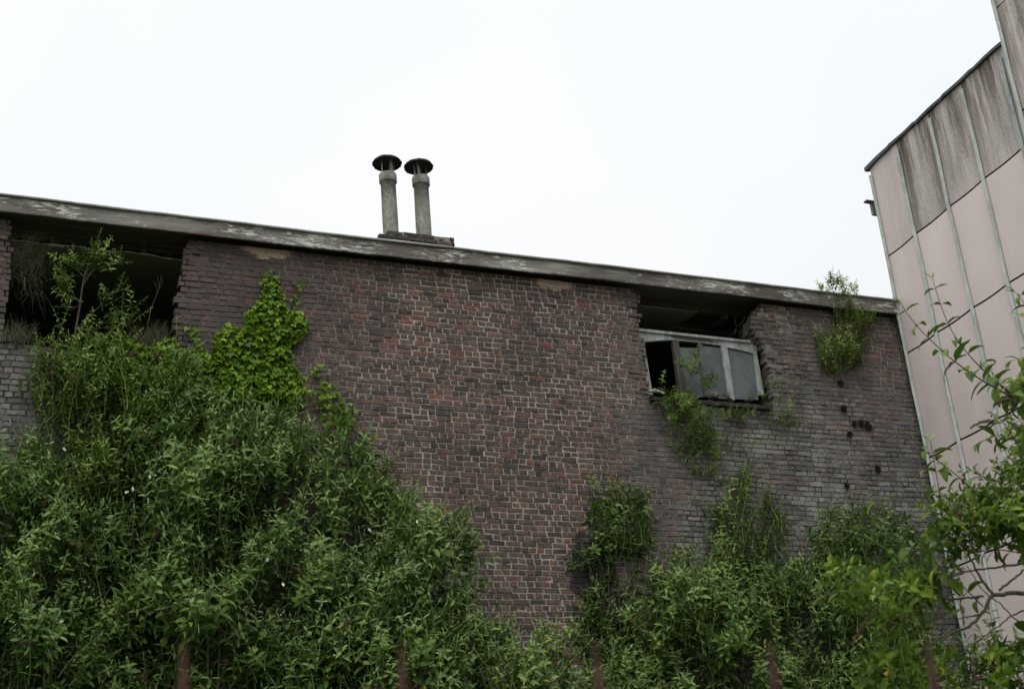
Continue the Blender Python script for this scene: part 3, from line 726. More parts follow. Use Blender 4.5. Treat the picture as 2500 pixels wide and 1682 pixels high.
def scatter(poly, n, yb, bulge, dmax, clump=.5, surf=.62):
    """random points in a rounded volume over the outline: yb = wall side, bulge = how far it swells towards the street"""
    P = np.array(poly, float); x0, y0 = P.min(0); x1, y1 = P.max(0); X = []; Yp = []; ph = rng.random(6)*6.28
    while sum(map(len, X)) < n:
        x = rng.uniform(x0, x1, n*3); y = rng.uniform(y0, y1, n*3)
        k = inpoly(P, x, y) & holemask(x, y)
        g_ = np.sin(x/61+ph[0]+1.3*np.sin(y/83+ph[1])) + np.sin(y/47+ph[2]+1.1*np.sin(x/71+ph[3])) + .7*np.sin((x+y)/31+ph[4])
        k &= rng.random(len(x)) < 1 - clump*(1/(1+np.exp(2.2*g_+1.2)))
        X.append(x[k]); Yp.append(y[k])
    x = np.concatenate(X)[:n]; y = np.concatenate(Yp)[:n]; d = edgedist(P, x, y)
    g_ = np.sin(x/61+ph[0]+1.3*np.sin(y/83+ph[1])) + np.sin(y/47+ph[2]+1.1*np.sin(x/71+ph[3])) + .7*np.sin((x+y)/31+ph[4])
    front = yb - bulge*np.sqrt(np.clip(d/dmax, .02, 1))*(.78+.11*g_)
    u = rng.random(n); yy = np.where(u < surf, front + rng.random(n)*.28, front + (yb-front)*rng.random(n))
    return hit(x, y, np.minimum(yy, -.06)), x, y, d, front
def shrub(name, label, cat, poly, n, yb, bulge, mat, tmp, root, group=None, scale=(.75, 1.15), lean=(0, -.45), dmax=220, upz=1., clump=.6, stems=True, spikes=0, tone=0., surf=.62, spikeseg=True, spike_label=None, outw=.55, whips=0):
    P = np.array(poly, float)
    pos, x, y, d, fr_ = scatter(poly, n, yb, bulge, dmax, clump, surf)
    rootw = np.array(root, float); o = empty(name, rootw, label=label, cat=cat, group=group)
    c = pos.mean(0); outd = unit(pos - np.array([c[0], yb, c[2]-.8]))
    dirs = np.array([lean[0], lean[1], upz]) + outd*outw + rng.normal(size=(n, 3))*.55
    big = Big(); sc = rng.uniform(scale[0], scale[1], n)
    pos = pos - unit(dirs)*(.72*sc*tmp_len)[:, None]
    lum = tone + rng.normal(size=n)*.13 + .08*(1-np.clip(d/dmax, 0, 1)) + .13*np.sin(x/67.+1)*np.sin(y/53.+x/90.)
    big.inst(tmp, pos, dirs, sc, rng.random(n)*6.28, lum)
    if whips:
        wd = np.exp(-d/32.) + .05; wd /= wd.sum(); ii = rng.choice(n, whips, p=wd)
        front_ = hit(x[ii], y[ii], np.minimum(fr_[ii] - .02, -.12))
        dw = np.array([lean[0]*1.3, -.12, 1.15]) + outd[ii]*np.array([.75, .3, .5]) + rng.normal(size=(whips, 3))*np.array([.36, .25, .2])
        sw = rng.uniform(.5, 1.05, whips); big.inst(TW, front_ - unit(dw)*(.48*sw)[:, None], dw, sw, rng.random(whips)*6.28, rng.normal(size=whips)*.1+.12)
    fo_ = big.build('foliage', mat, o)
    if stems:
        sb = MB()
        idx = rng.choice(n, min(n, 34 if n > 200 else 8), replace=False)
        for i in idx:
            e_ = pos[i]; s_ = rootw + np.array([rng.normal()*.12, rng.normal()*.08, 0]) ; t = np.linspace(0, 1, 8)[:, None]
            mid = (s_+e_)/2 + np.array([(e_[0]-s_[0])*-.18, rng.normal()*.1, .3*(e_[2]-s_[2])*.3])
            Pc = (1-t)**2*s_ + 2*t*(1-t)*mid + t**2*e_
            sb.tube(Pc, np.linspace(.018 if n > 200 else .008, .003, 8), 5)
        sb.build('stems', ST.m, o)
    for k in range(spikes):
        i = rng.integers(n)
        while d[i] < 15: i = rng.integers(n)
        p_ = hit(x[i], y[i], fr_[i]-.06)
        flower(o, p_, unit(np.array([rng.normal()*.8, -.35+rng.normal()*.3, rng.normal()*.5-.1])), rng.uniform(.10, .17))
    return o
def flower(parent, p, d, L, r0=.017):
    """withered panicle: a tapering spike of little capsules"""
    mb = MB(); n = int(70*L/.15); side = unit(np.cross(d, [0, .2, 1])); u2 = np.cross(d, side)
    bend = np.array([0, 0, -.35])*L
    P = [p + d*L*t + bend*t*t for t in np.linspace(0, 1, 6)]; mb.tube(P, .002, 4)
    for i in range(n):
        t = rng.random(); rr = r0*(1-.75*t)*(.5+.5*rng.random()); a_ = rng.random()*6.28
        c = p + d*L*t + bend*t*t + side*rr*math.cos(a_) + u2*rr*math.sin(a_); s = .0035+.003*rng.random()
        o_ = np.array([[1, 0, 0], [-1, 0, 0], [0, 1, 0], [0, -1, 0], [0, 0, 1.5], [0, 0, -1.5]])*s
        mb.add(c+o_ + rng.normal(size=(6, 3))*.001, [(0, 2, 4), (2, 1, 4), (1, 3, 4), (3, 0, 4), (2, 0, 5), (1, 2, 5), (3, 1, 5), (0, 3, 5)])
    return mb.build('flower_spike', FS.m, parent)

tmp_len = .42
TA = make_temps(14, L=.44, pairs=7, ll=.165, lw=.046, bend=.3, tipc=.5, yellow=.003, curl=.95)
TB = make_temps(12, L=.36, pairs=7, ll=.14, lw=.037, bend=.2, tipc=.35, yellow=.008, curl=.9)
TW = make_temps(10, L=.80, pairs=10, ll=.13, lw=.034, bend=.28, tipc=1.1, yellow=.0, curl=.95)
TN = make_temps(10, L=.36, pairs=6, ll=.16, lw=.048, bend=.3, tipc=.2, yellow=.006, curl=1.0)
K = 1.0725
def dp(*pts): return [(x*K, y*K) for x, y in pts]

TA = TA + make_temps(5, L=.36, pairs=8, ll=.105, lw=.030, bend=.25, tipc=.35, yellow=.01, curl=.8)
# big overgrown mass on the left: four neighbouring shrubs
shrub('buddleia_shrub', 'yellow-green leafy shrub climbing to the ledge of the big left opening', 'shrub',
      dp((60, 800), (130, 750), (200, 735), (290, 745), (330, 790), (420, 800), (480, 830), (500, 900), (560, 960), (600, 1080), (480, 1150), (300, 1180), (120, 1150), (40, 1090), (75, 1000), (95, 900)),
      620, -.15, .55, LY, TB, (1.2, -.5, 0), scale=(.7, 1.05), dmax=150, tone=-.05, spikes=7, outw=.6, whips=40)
shrub('buddleia_shrub', 'tall dense dark-green shrub, the largest, in the middle of the left-hand thicket', 'shrub',
      dp((470, 900), (540, 930), (640, 925), (710, 925), (770, 950), (830, 990), (875, 1060), (930, 1130), (960, 1200), (1000, 1270), (960, 1400), (850, 1560), (700, 1700), (250, 1700), (150, 1500), (180, 1300), (220, 1100), (300, 900), (400, 830)),
      1750, -.15, 1.6, LF, TA, (2.4, -1.2, 0), scale=(.75, 1.2), dmax=300, spikes=11, lean=(.08, -.4), tone=-.02, whips=80)
shrub('buddleia_shrub', 'broad dark shrub filling the lower left corner of the view', 'shrub',
      dp((-140, 1030), (0, 1005), (60, 980), (130, 1060), (220, 1120), (300, 1250), (330, 1400), (420, 1560), (420, 1720), (-140, 1720)),
      980, -.25, 1.2, LF, TA, (.6, -1.1, 0), scale=(.7, 1.1), dmax=260, spikes=7, lean=(-.1, -.4), tone=-.03, clump=.75, whips=60)
shrub('buddleia_shrub', 'grey-green shrub with pale upright shoot tips against the brick, right flank of the left thicket', 'shrub',
      dp((900, 1110), (960, 1140), (1030, 1170), (1080, 1200), (1095, 1260), (1110, 1350), (1150, 1400), (1175, 1460), (1170, 1720), (560, 1720), (600, 1560), (650, 1440), (720, 1330), (820, 1290), (900, 1220)),
      1000, -.9, 1.3, LF, TA, (4.0, -2.2, 0), scale=(.8, 1.25), dmax=220, spikes=8, lean=(.45, -.35), tone=.02, whips=120)
# right-hand thicket
shrub('buddleia_shrub', 'wide bushy shrub below the window, the main mass of the right-hand thicket', 'shrub',
      dp((1480, 1310), (1560, 1255), (1640, 1240), (1740, 1250), (1830, 1260), (1920, 1270), (2020, 1320), (2100, 1380), (2150, 1470), (2160, 1720), (1320, 1720), (1340, 1560), (1400, 1450), (1420, 1360)),
      1500, -.15, 1.2, LF, TA, (9.0, -.9, 0), scale=(.8, 1.15), dmax=220, spikes=9, tone=.08, clump=.65, whips=110)
shrub('buddleia_shrub', 'slender shrub on the brick between the bare middle wall and the right-hand thicket', 'shrub',
      dp((1350, 1085), (1378, 1130), (1405, 1110), (1450, 1125), (1480, 1110), (1478, 1200), (1470, 1255), (1400, 1250), (1380, 1258), (1300, 1298), (1310, 1262), (1350, 1225), (1345, 1150)),
      95, -.04, .35, LF, TA, (7.0, -.25, 0), scale=(.5, 1.0), dmax=60, upz=.35, tone=.05, clump=.3, outw=.7, whips=9)
shrub('buddleia_shrub', 'airy yellowish shrub rising up the grey brick under the window', 'shrub',
      dp((1600, 1180), (1650, 1090), (1700, 1060), (1740, 1100), (1800, 1150), (1805, 1200), (1780, 1260), (1640, 1270), (1600, 1250)),
      90, -.04, .4, LY, TB, (9.0, -.3, 0), scale=(.5, 1.0), dmax=70, upz=.45, tone=-.15, clump=.4, outw=.8, whips=22)
shrub('buddleia_shrub', 'mid-green shrub against the grey brick near the pink building', 'shrub',
      dp((1870, 1180), (1900, 1150), (1990, 1140), (2050, 1150), (2110, 1220), (2120, 1320), (2000, 1330), (1880, 1290), (1850, 1220)),
      150, -.08, .5, LF, TA, (10.9, -.4, 0), scale=(.5, 1.05), upz=.5, dmax=70, tone=.1, spikes=2, clump=.4, outw=.6, whips=20)
shrub('buddleia_shrub', 'dark-leaved shrub low on the dark brick left of the right-hand thicket', 'shrub',
      dp((1330, 1330), (1400, 1290), (1470, 1300), (1440, 1400), (1400, 1500), (1330, 1490), (1310, 1440)),
      75, -.04, .3, LF, TB, (7.3, -.3, 0), scale=(.8, 1.2), dmax=60, tone=-.1, clump=.5)
shrub('buddleia_shrub', 'low silvery shrub at the bottom centre, in front of the brick', 'shrub',
      dp((1130, 1480), (1170, 1440), (1220, 1450), (1290, 1430), (1310, 1480), (1290, 1540), (1330, 1720), (1120, 1720)),
      130, -1.6, .6, LF, TA, (5.6, -2.3, 0), scale=(.9, 1.25), dmax=60, tone=.15, clump=.3, whips=25)
# sapling in the left opening
def plant(label, root_px, root_Y, stems_, tmp, mat, spread=.07, n_per=10, cat='plant', scale=(.5, .9), group=None, name='leafy_plant', tone=0., spikes=()):
    """a small plant: a few curving stems (photo outline on the wall plane) with leafy shoots along them"""
    r_ = hit(*root_px, root_Y); o = empty(name, r_, label=label, cat=cat, group=group); sb = MB(); big = Big()
    for (pts, rad, t0) in stems_:
        P = np.array([hit(x, y, yy) for x, y, yy in pts]); m = 12
        tt = np.linspace(0, 1, len(P)); Pi = np.stack([np.interp(np.linspace(0, 1, m), tt, P[:, k]) for k in range(3)], 1)
        Pi[1:-1] = (Pi[:-2]+Pi[1:-1]*2+Pi[2:])/4
        sb.tube(Pi, np.linspace(rad, rad*.4, m), 5)
        k = np.clip(rng.uniform(t0, 1, n_per), 0, 1); k[0] = 1.
        pos = np.stack([np.interp(k, np.linspace(0, 1, m), Pi[:, j]) for j in range(3)], 1)
        d0 = unit(Pi[-1]-Pi[0])
        dirs = d0*.5 + np.array([0, -.25, .35]) + rng.normal(size=(n_per, 3))*np.array([.65, .35, .45])
        pos += rng.normal(size=pos.shape)*spread*np.array([.5, .3, .5]); pos[:, 1] = np.minimum(pos[:, 1], root_Y+.0 if root_Y > 0 else -.03)
        big.inst(tmp, pos, dirs, rng.uniform(scale[0], scale[1], n_per), rng.random(n_per)*6.28, np.full(n_per, tone)+rng.normal(size=n_per)*.1)
    big.build('foliage', mat, o); sb.build('stems', ST.m, o)
    for (x, y, yy, L) in spikes: flower(o, hit(x, y, yy), unit(np.array([-.7, -.2, -.1])), L)
    return o
z1 = lambda x, y: (x*.3444, 440+y*.3444)
Yi = .02
plant('sapling with a bare crooked stem reaching up across the big dark left opening', (185, 860), -.05, [
    ([(180, 850, -.1), (185, 800, -.1), (197, 740, -.1), (200, 700, -.1), (210, 660, -.1), (218, 640, -.1)], .014, .75),
    ([(200, 700, -.1), (230, 655, -.12), (262, 655, -.12), (285, 635, -.12)], .006, .4),
    ([(210, 665, -.1), (235, 640, -.12), (238, 618, -.12)], .005, .3),
    ([(210, 665, -.1), (185, 650, -.12), (172, 635, -.12)], .005, .4),
    ([(195, 740, -.1), (170, 710, -.12), (158, 680, -.12)], .005, .5),
    ([(195, 745, -.1), (165, 760, -.12), (168, 730, -.12)], .005, .4),
    ([(190, 800, -.1), (230, 760, -.12), (262, 730, -.12), (285, 705, -.12)], .006, .35),
    ([(200, 820, -.1), (250, 790, -.12), (290, 770, -.12), (318, 750, -.12)], .006, .25),
    ([(190, 830, -.1), (240, 800, -.12), (300, 800, -.12), (325, 785, -.12)], .006, .2)],
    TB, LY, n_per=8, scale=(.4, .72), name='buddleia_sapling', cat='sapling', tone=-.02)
# plants about the window
zz = lambda x, y: (1400+x*.3444, 640+y*.3444)
plant('spindly shoot standing in front of the window panes on the sill', (1660, 968), .0, [
    ([(1668, 965, -.05), (1685, 925, -.06), (1698, 890, -.06), (1703, 868, -.06)], .005, .35),
    ([(1690, 915, -.06), (1675, 900, -.08), (1672, 895, -.08)], .004, .5),
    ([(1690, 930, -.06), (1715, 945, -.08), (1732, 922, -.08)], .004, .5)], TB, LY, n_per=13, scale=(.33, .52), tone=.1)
plant('thick tuft of leaves hanging from the window sill down the wall', (1650, 970), -.08, [
    ([(1650, 968, -.12), (1665, 1000, -.22), (1680, 1040, -.2), (1690, 1080, -.12)], .008, .0),
    ([(1650, 968, -.12), (1690, 990, -.25), (1715, 1020, -.2)], .008, .1),
    ([(1660, 980, -.12), (1690, 1020, -.25), (1722, 1060, -.12)], .008, .1),
    ([(1640, 965, -.12), (1655, 990, -.22), (1670, 1010, -.2)], .008, .0),
    ([(1690, 1060, -.12), (1715, 1085, -.1), (1718, 1075, -.1)], .006, .0)], TB, LY, n_per=26, scale=(.38, .62), tone=-.08, spread=.12)
plant('thin straggling plant at the right end of the window sill', (1872, 985), -.05, [
    ([(1872, 985, -.08), (1885, 1010, -.1), (1890, 1030, -.08), (1900, 1035, -.06)], .004, .2),
    ([(1885, 1015, -.08), (1905, 1000, -.08), (1912, 990, -.06)], .003, .3),
    ([(1890, 1035, -.06), (1915, 1038, -.08), (1938, 1030, -.06)], .004, .2),
    ([(1855, 985, -.06), (1875, 960, -.08), (1888, 950, -.06)], .003, .0)], TB, LY, n_per=11, scale=(.28, .48), tone=.1, spread=.12)
plant('wispy plant spreading sideways on pale brick beneath the sill', (1770, 1055), -.03, [
    ([(1765, 1050, -.05), (1790, 1035, -.07), (1825, 1020, -.06), (1832, 1010, -.06)], .003, .4),
    ([(1760, 1080, -.05), (1790, 1085, -.07), (1850, 1078, -.06)], .003, .0),
    ([(1765, 1060, -.05), (1770, 1030, -.07), (1795, 1005, -.06)], .003, .6)], TB, LY, n_per=11, scale=(.28, .45), tone=.15)
plant('sprig with yellowing leaves growing low on the wall left below the sill', (1690, 1160), -.02, [
    ([(1692, 1190, -.03), (1683, 1150, -.06), (1672, 1120, -.06), (1660, 1095, -.06)], .004, .1),
    ([(1683, 1145, -.06), (1685, 1105, -.06), (1690, 1085, -.05)], .003, .4)], TB, LY, n_per=8, scale=(.35, .55), tone=.35)
plant('twin sprigs on the wall straight below the hanging tuft', (1715, 1170), -.02, [
    ([(1728, 1165, -.03), (1740, 1130, -.06), (1752, 1105, -.06)], .004, .2),
    ([(1708, 1175, -.03), (1715, 1155, -.06), (1728, 1140, -.06)], .003, .2)], TB, LY, n_per=9, scale=(.35, .55), tone=.2)
e_poly = [(2045, 790), (2030, 760), (2010, 715), (2002, 690), (2025, 672), (2045, 668), (2060, 695), (2085, 705), (2100, 735), (2140, 745), (2155, 770), (2125, 785), (2105, 800), (2128, 825), (2110, 855), (2100, 890), (2105, 905), (2060, 905), (2030, 915), (2015, 900), (1995, 870), (2000, 840), (1990, 815)]
tmp_len = .30
shrub('leafy_plant', 'bright leafy plant rooted in the wall under the right end of the fascia', 'plant', e_poly, 175, -.02, .36, LY, TB, tuple(hit(2045, 850, -.02)), scale=(.4, .75), dmax=30, tone=.12, clump=.45, stems=True, outw=1.1)
pe = hit(2045, 790, -.2)
plant('feathery shoots sticking up above the right end of the roof edge', (2045, 760), -.2, [
    ([(2045, 770, -.22), (2035, 720, -.25), (2032, 690, -.25), (2036, 668, -.25)], .004, .3),
    ([(2045, 770, -.22), (2015, 720, -.25), (1998, 692, -.25)], .004, .45),
    ([(2050, 770, -.22), (2058, 720, -.25), (2052, 682, -.25)], .004, .45),
    ([(2060, 770, -.22), (2075, 730, -.25), (2078, 705, -.25)], .004, .4)], TB, LY, n_per=8, scale=(.3, .48), tone=.1)
tmp_len = .42

# ivy
def ivy_leaf():
    pts = [(0, 0), (.25, -.22), (.48, -.05), (.38, .18), (.55, .42), (.22, .50), (0, 1.0), (-.22, .50), (-.55, .42), (-.38, .18), (-.48, -.05), (-.25, -.22)]
    V = [(0, .22, -.06)] + [(x, y, .10*abs(x) - .22*max(0, y-.4)**1.2) for x, y in pts]; n = len(pts)
    return np.array(V), np.array([(0, 1+i, 1+(i+1) % n) for i in range(n)])
def ivy(label, areas, strands, root):
    o = empty('ivy', hit(*root, -.03), label=label, cat='ivy'); big = Big(); v0, t0 = ivy_leaf(); sb = MB()
    pts = []
    for poly, n, yb, bl, dm in areas:
        pos, x, y, d, f_ = scatter(poly, n, yb, bl, dm, .15, .7); pts.append(pos)
    for s_, n in strands:
        P = np.array([hit(x, y, -.04) for x, y in s_]); sb.tube(P, .004, 4)
        t = rng.random(n); q = np.stack([np.interp(t, np.linspace(0, 1, len(P)), P[:, k]) for k in range(3)], 1) + rng.normal(size=(n, 3))*[.035, .01, .03]; pts.append(q)
    pos = np.concatenate(pts)
    for p_ in pos:
        s = rng.uniform(.042, .076); nrm = unit(np.array([rng.normal()*.45, -1, .55+rng.normal()*.4])); dn = unit(np.array([rng.normal()*.55, 0, -1.])); dn = unit(dn - nrm*(dn@nrm)); sx = np.cross(dn, nrm)
        v = (v0[:, :1]*sx + v0[:, 1:2]*dn + v0[:, 2:3]*-nrm*-1)*s + p_
        big.add(v, np.zeros((0, 4), int), t0, np.tile([np.clip(rng.normal(.5, .22), 0, 1), 0, 0], (len(v), 1)))
    big.build('foliage', IV, o)
    if sb.n: sb.build('runners', ST.m, o)
iv1 = [z1(*t) for t in [(1890, 740), (1960, 740), (2010, 800), (2030, 900), (2060, 940), (2130, 930), (2175, 960), (2170, 1060), (2110, 1140), (2060, 1160), (2065, 1290), (2110, 1350), (2150, 1440), (2170, 1600), (1500, 1600), (1540, 1400), (1510, 1250), (1530, 1080), (1640, 1040), (1740, 1040), (1740, 940), (1800, 900), (1850, 830)]]
ivy('bright green ivy climbing the brick in a pointed patch above the left thicket',
    [(iv1, 2400, -.03, .16, 40)],
    [([z1(1905, 760), z1(1890, 700), z1(1915, 630)], 16), ([z1(1930, 780), z1(1960, 720), z1(1975, 670)], 12), ([z1(2090, 950), z1(2100, 850), z1(2115, 715)], 16), ([z1(1560, 1080), z1(1570, 1040), z1(1550, 1010)], 5), ([z1(2190, 1000), z1(2150, 960)], 3)], (640, 1000))
ivy('ivy covering the ledge and brick at the foot of the big left opening',
    [([z1(*t) for t in [(700, 1130), (760, 1080), (900, 1100), (1000, 1160), (1100, 1180), (1180, 1100), (1240, 1110), (1260, 1180), (1350, 1200), (1480, 1240), (1520, 1400), (1500, 1560), (800, 1560), (650, 1300)]], 1050, -.04, .22, 60)],
    [([z1(1400, 1200), z1(1385, 1100), z1(1355, 1030)], 10), ([z1(1440, 1260), z1(1450, 1150)], 6)], (380, 1000))
ivy('loose ivy runners trailing on the brick at the right edge of the left thicket', [([(760, 960), (790, 930), (830, 960), (860, 1020), (850, 1060), (800, 1060)], 80, -.03, .1, 30)],
    [([(800, 980), (795, 930), (800, 900)], 8), ([(835, 1010), (820, 960), (818, 965)], 6), ([(855, 1020), (862, 985)], 5), ([z1(2200, 1500), z1(2220, 1400), z1(2225, 1320)], 8)], (810, 1050))

# dry grasses, roots and twigs
def grasses(name, label, root, cnt, L, spread, dmean, Y=-.03, mat=DG.m, r=.0016, curl=.5, cat='grass tuft', wig=.25):
    p0 = hit(*root, Y); mb = MB()
    for i in range(cnt):
        s = p0 + np.array([rng.normal()*spread[0], rng.normal()*.03, rng.normal()*spread[1]]); d = unit(np.array(dmean) + rng.normal(size=3)*wig); P = [s]; l_ = L*rng.uniform(.5, 1.15)
        for k in range(5):
            d = unit(d + rng.normal(size=3)*.16*curl*2 + np.array([0, 0, -.06*curl])); P.append(P[-1] + d*l_/5)
        mb.tube(P, np.linspace(r, r*.4, 6), 3, (rng.random(), 0, 0), cap=False)
    o = mb.build(name, mat, label=label, cat=cat); return center_thing(o)
grasses('dry_grass_tuft', 'large dry brown tuft hanging on the left jamb of the big opening', (58, 640), 520, .30, (.13, .15), (.15, -.1, .55), Y=.10, wig=.6, r=.0012)
grasses('hanging_roots', 'bare pale roots dangling below the dry tuft in the big left opening', (62, 690), 26, .38, (.1, .06), (.2, -.1, -.8), Y=.10, wig=.35, r=.0022, cat='roots')
grasses('dry_grass_tuft', 'small greenish tuft at the bottom left corner of the big opening', (38, 835), 170, .26, (.09, .03), (.1, -.1, 1), Y=-.02, wig=.35)
grasses('dry_grass_tuft', 'dry straw-coloured tuft on the ledge by the right jamb of the big opening', (372, 845), 240, .30, (.16, .03), (.05, -.1, 1), Y=.02, wig=.35)
pst = MB(); P = [hit(x, y, .05) for x, y in [(362, 790), (368, 755), (382, 722), (390, 700), (383, 672)]]; pst.tube(P, [.005, .004, .003, .0025, .0015], 5)
for a_, b_ in (((382, 722), (378, 690)), ((386, 712), (398, 680)), ((388, 705), (374, 685)), ((388, 700), (393, 672))): pst.tube([hit(*a_, .05), hit((a_[0]+b_[0])/2+2, (a_[1]+b_[1])/2, .05), hit(*b_, .05)], .0015, 4)
center_thing(pst.build('dead_stalk', ST.m, label='single dead branching stalk silhouetted in the big dark opening', cat='dead stalk'))
grasses('bare_twigs', 'tangle of bare pinkish twigs over the broken corner right of the window', (1845, 815), 60, .34, (.18, .12), (.1, -.35, .1), Y=-.02, r=.0026, wig=.9, curl=.9, cat='twigs', mat=ST.m)
grasses('bare_twigs', 'pale dead vine twigs clinging to the wall between window and leafy plant', (1905, 835), 34, .36, (.12, .12), (.1, -.1, .3), Y=-.03, r=.0022, wig=.9, curl=.8, cat='twigs')
grasses('hanging_roots', 'dark root mat under the leaves hanging from the sill', (1645, 1000), 90, .22, (.12, .05), (.1, -.3, -.6), Y=-.06, r=.0022, wig=.6, cat='roots', mat=ST.m)
grasses('hanging_roots', 'thin dry roots trailing below the right end of the sill', (1885, 1050), 26, .28, (.08, .05), (.4, -.15, -.6), Y=-.03, r=.0018, wig=.5, cat='roots')
grasses('dry_grass_tuft', 'small withered weeds on the window sill below the pale mullion', (1772, 968), 70, .09, (.03, .004), (0, -.2, 1), Y=-.02, r=.0018, wig=.8)
grasses('dry_grass_tuft', 'reddish withered weeds on the window sill under the last pane', (1832, 975), 60, .09, (.035, .005), (0, -.2, 1), Y=-.02, r=.0018, wig=.8)
grasses('dry_grass_tuft', 'short weeds at the left end of the window sill beside the open pane', (1618, 958), 50, .09, (.03, .005), (0, -.2, 1), Y=-.02, r=.0018, wig=.7)
# moss tufts on the grey brick
moss = [(2051, 935, .055, 'below the bright leafy plant, uppermost of the dark ones'), (2059, 996, .055, 'second down, straight above the trio'), (2086, 1034, .045, 'left one of the trio'), (2101, 1032, .055, 'middle one of the trio'), (2119, 1039, .065, 'right and largest one of the trio'),
        (2074, 1059, .05, 'just below the trio'), (2142, 1143, .055, 'far lower right, nearest the pink building'), (2067, 1184, .045, 'lowest, small and faint'), (2087, 885, .035, 'tiny one under the right leaves of the leafy plant')]
for (x, y, s, wh) in moss:
    mb = MB(); c = hit(x, y, -.02); s *= 1.3
    for i in range(150):
        d = unit(rng.normal(size=3)*[1, .8, 1.1]); d[1] = -abs(d[1]); p0 = c + d*s*.35*[1, .8, 1]; p1 = c + d*s*rng.uniform(.6, 1.0)*[1, .8, 1] - np.array([0, 0, s*.15]); sd_ = unit(np.cross(d, rng.normal(size=3)))*s*.09
        mb.add([p0-sd_, p0+sd_, p1], [(0, 1, 2)])
    mb.lathe((c[0], c[1]+s*.1, c[2]-s*.5), [(0, 0), (s*.35, s*.15), (s*.5, s*.5), (s*.4, s*.85), (0, s)], 10, jit=.08)
    center_thing(mb.build('moss_tuft', MS.m, label='dark moss cushion on grey brick, ' + wh, cat='moss', group='moss cushions on the right-hand brickwork'))
# broken white scrap and tile on the sill
mb = MB(); c = hit(1602, 960, -.07)
for i in range(5):
    d0 = np.array([rng.normal()*.02 + (i-2)*.035, rng.normal()*.01, .012+.006*i*(i < 3)]); w_ = np.array([.045, 0, -.014+rng.normal()*.006]); h_ = np.array([.012, .045, .008]); t_ = np.array([0, 0, .006])
    b0 = c + d0; mb.add([b0-w_-h_, b0+w_-h_, b0+w_+h_, b0-w_+h_, b0-w_-h_+t_, b0+w_-h_+t_, b0+w_+h_+t_, b0-w_+h_+t_], [(0,3,2,1),(4,5,6,7),(0,1,5,4),(1,2,6,5),(2,3,7,6),(3,0,4,7)])
center_thing(mb.build('broken_plaster', BW.m, label='white broken plaster flakes on the left end of the window sill', cat='plaster scrap'))
mb = MB(); c = hit(1636, 974, -.085); brickface(mb, c[0]-.06, c[0]+.05, c[2]-.02, c[2]+.025, c[1], .08, (1, .2, 0), (.1, .2)); RB = Mat('orange_brick'); RB.color(RB.ramp(RB.noise(30, 4, .7), [(.3, (.17, .07, .04)), (.7, (.36, .17, .10))]))
center_thing(mb.build('brick_fragment', RB.m, label='orange brick fragment beside the white plaster flakes on the sill', cat='brick'))
mb = MB(); c = hit(1742, 962, .05)
mb.lathe((c[0], .055, c[2]-.05), [(0, .0), (.06, .0), (.068, .03), (.06, .06), (.035, .085), (0, .09)], 14, jit=.09); RBm = Mat('pale_rubble'); RBm.color(RBm.ramp(RBm.noise(25, 5, .8), [(.3, (.09, .08, .065)), (.7, (.24, .22, .18))])); RBm.bump(RBm.noise(40, 4, .8), 1, .01)
center_thing(mb.build('rubble_lump', RBm.m, label='pale rounded lump of rubble inside the window pane corner on the sill', cat='rubble'))

# white butterflies
bf = [(160, 1098, -.9, 'near the upper left edge of the left thicket'), (367, 1166, -1.35, 'high in the middle of the left thicket'), (311, 1199, -1.45, 'low beside a withered flower spike, lower of two close together'), (326, 1196, -1.4, 'beside a withered flower spike, right of its close neighbour'),
      (653, 1369, -2.0, 'wings closed, in the dark hollow at the centre of the left thicket'), (147, 1519, -1.75, 'in the lower left corner shrub'), (1017, 1271, -1.75, 'near the brick on the right flank of the left thicket'), (905, 1295, -1.9, 'small, left of the pale shoots on the right flank'), (689, 1424, -2.2, 'below the dark hollow of the left thicket')]
for (x, y, Y, wh) in bf:
    c = hit(x, y, Y-.12); mb = MB(); s = .024; a_ = rng.random()*6.28
    e1 = unit(np.array([math.cos(a_), -.2, math.sin(a_)])); e2 = unit(np.cross(e1, [0, -1, .25]))
    out_n = unit(np.cross(e1, e2))
    poly = [(0, 0), (.45, .95), (.8, 1.15), (1.05, .95), (1.0, .3), (.75, -.35), (.35, -.5)]
    root_ = empty('white_butterfly', c, label='small white butterfly ' + wh, cat='butterfly', group='white butterflies on the shrubs')
    for sgn in (-1, 1):
        wg = MB(); V = [c + e1*(u-.3)*s + (e2*math.cos(.25)+out_n*sgn*math.sin(.25))*v*s for u, v in poly]; V2 = [v + out_n*.0006 for v in V]; n = len(poly)
        wg.add(V+V2, [tuple(range(n)), tuple(range(2*n-1, n-1, -1))] + [(i, (i+1) % n, (i+1) % n+n, i+n) for i in range(n)]); wg.build('wing', BW.m, root_)
    mb.tube([c-e1*s*.6, c, c+e1*s*.5], [.001, .0028, .0015], 6); mb.build('body', JT.m, root_)

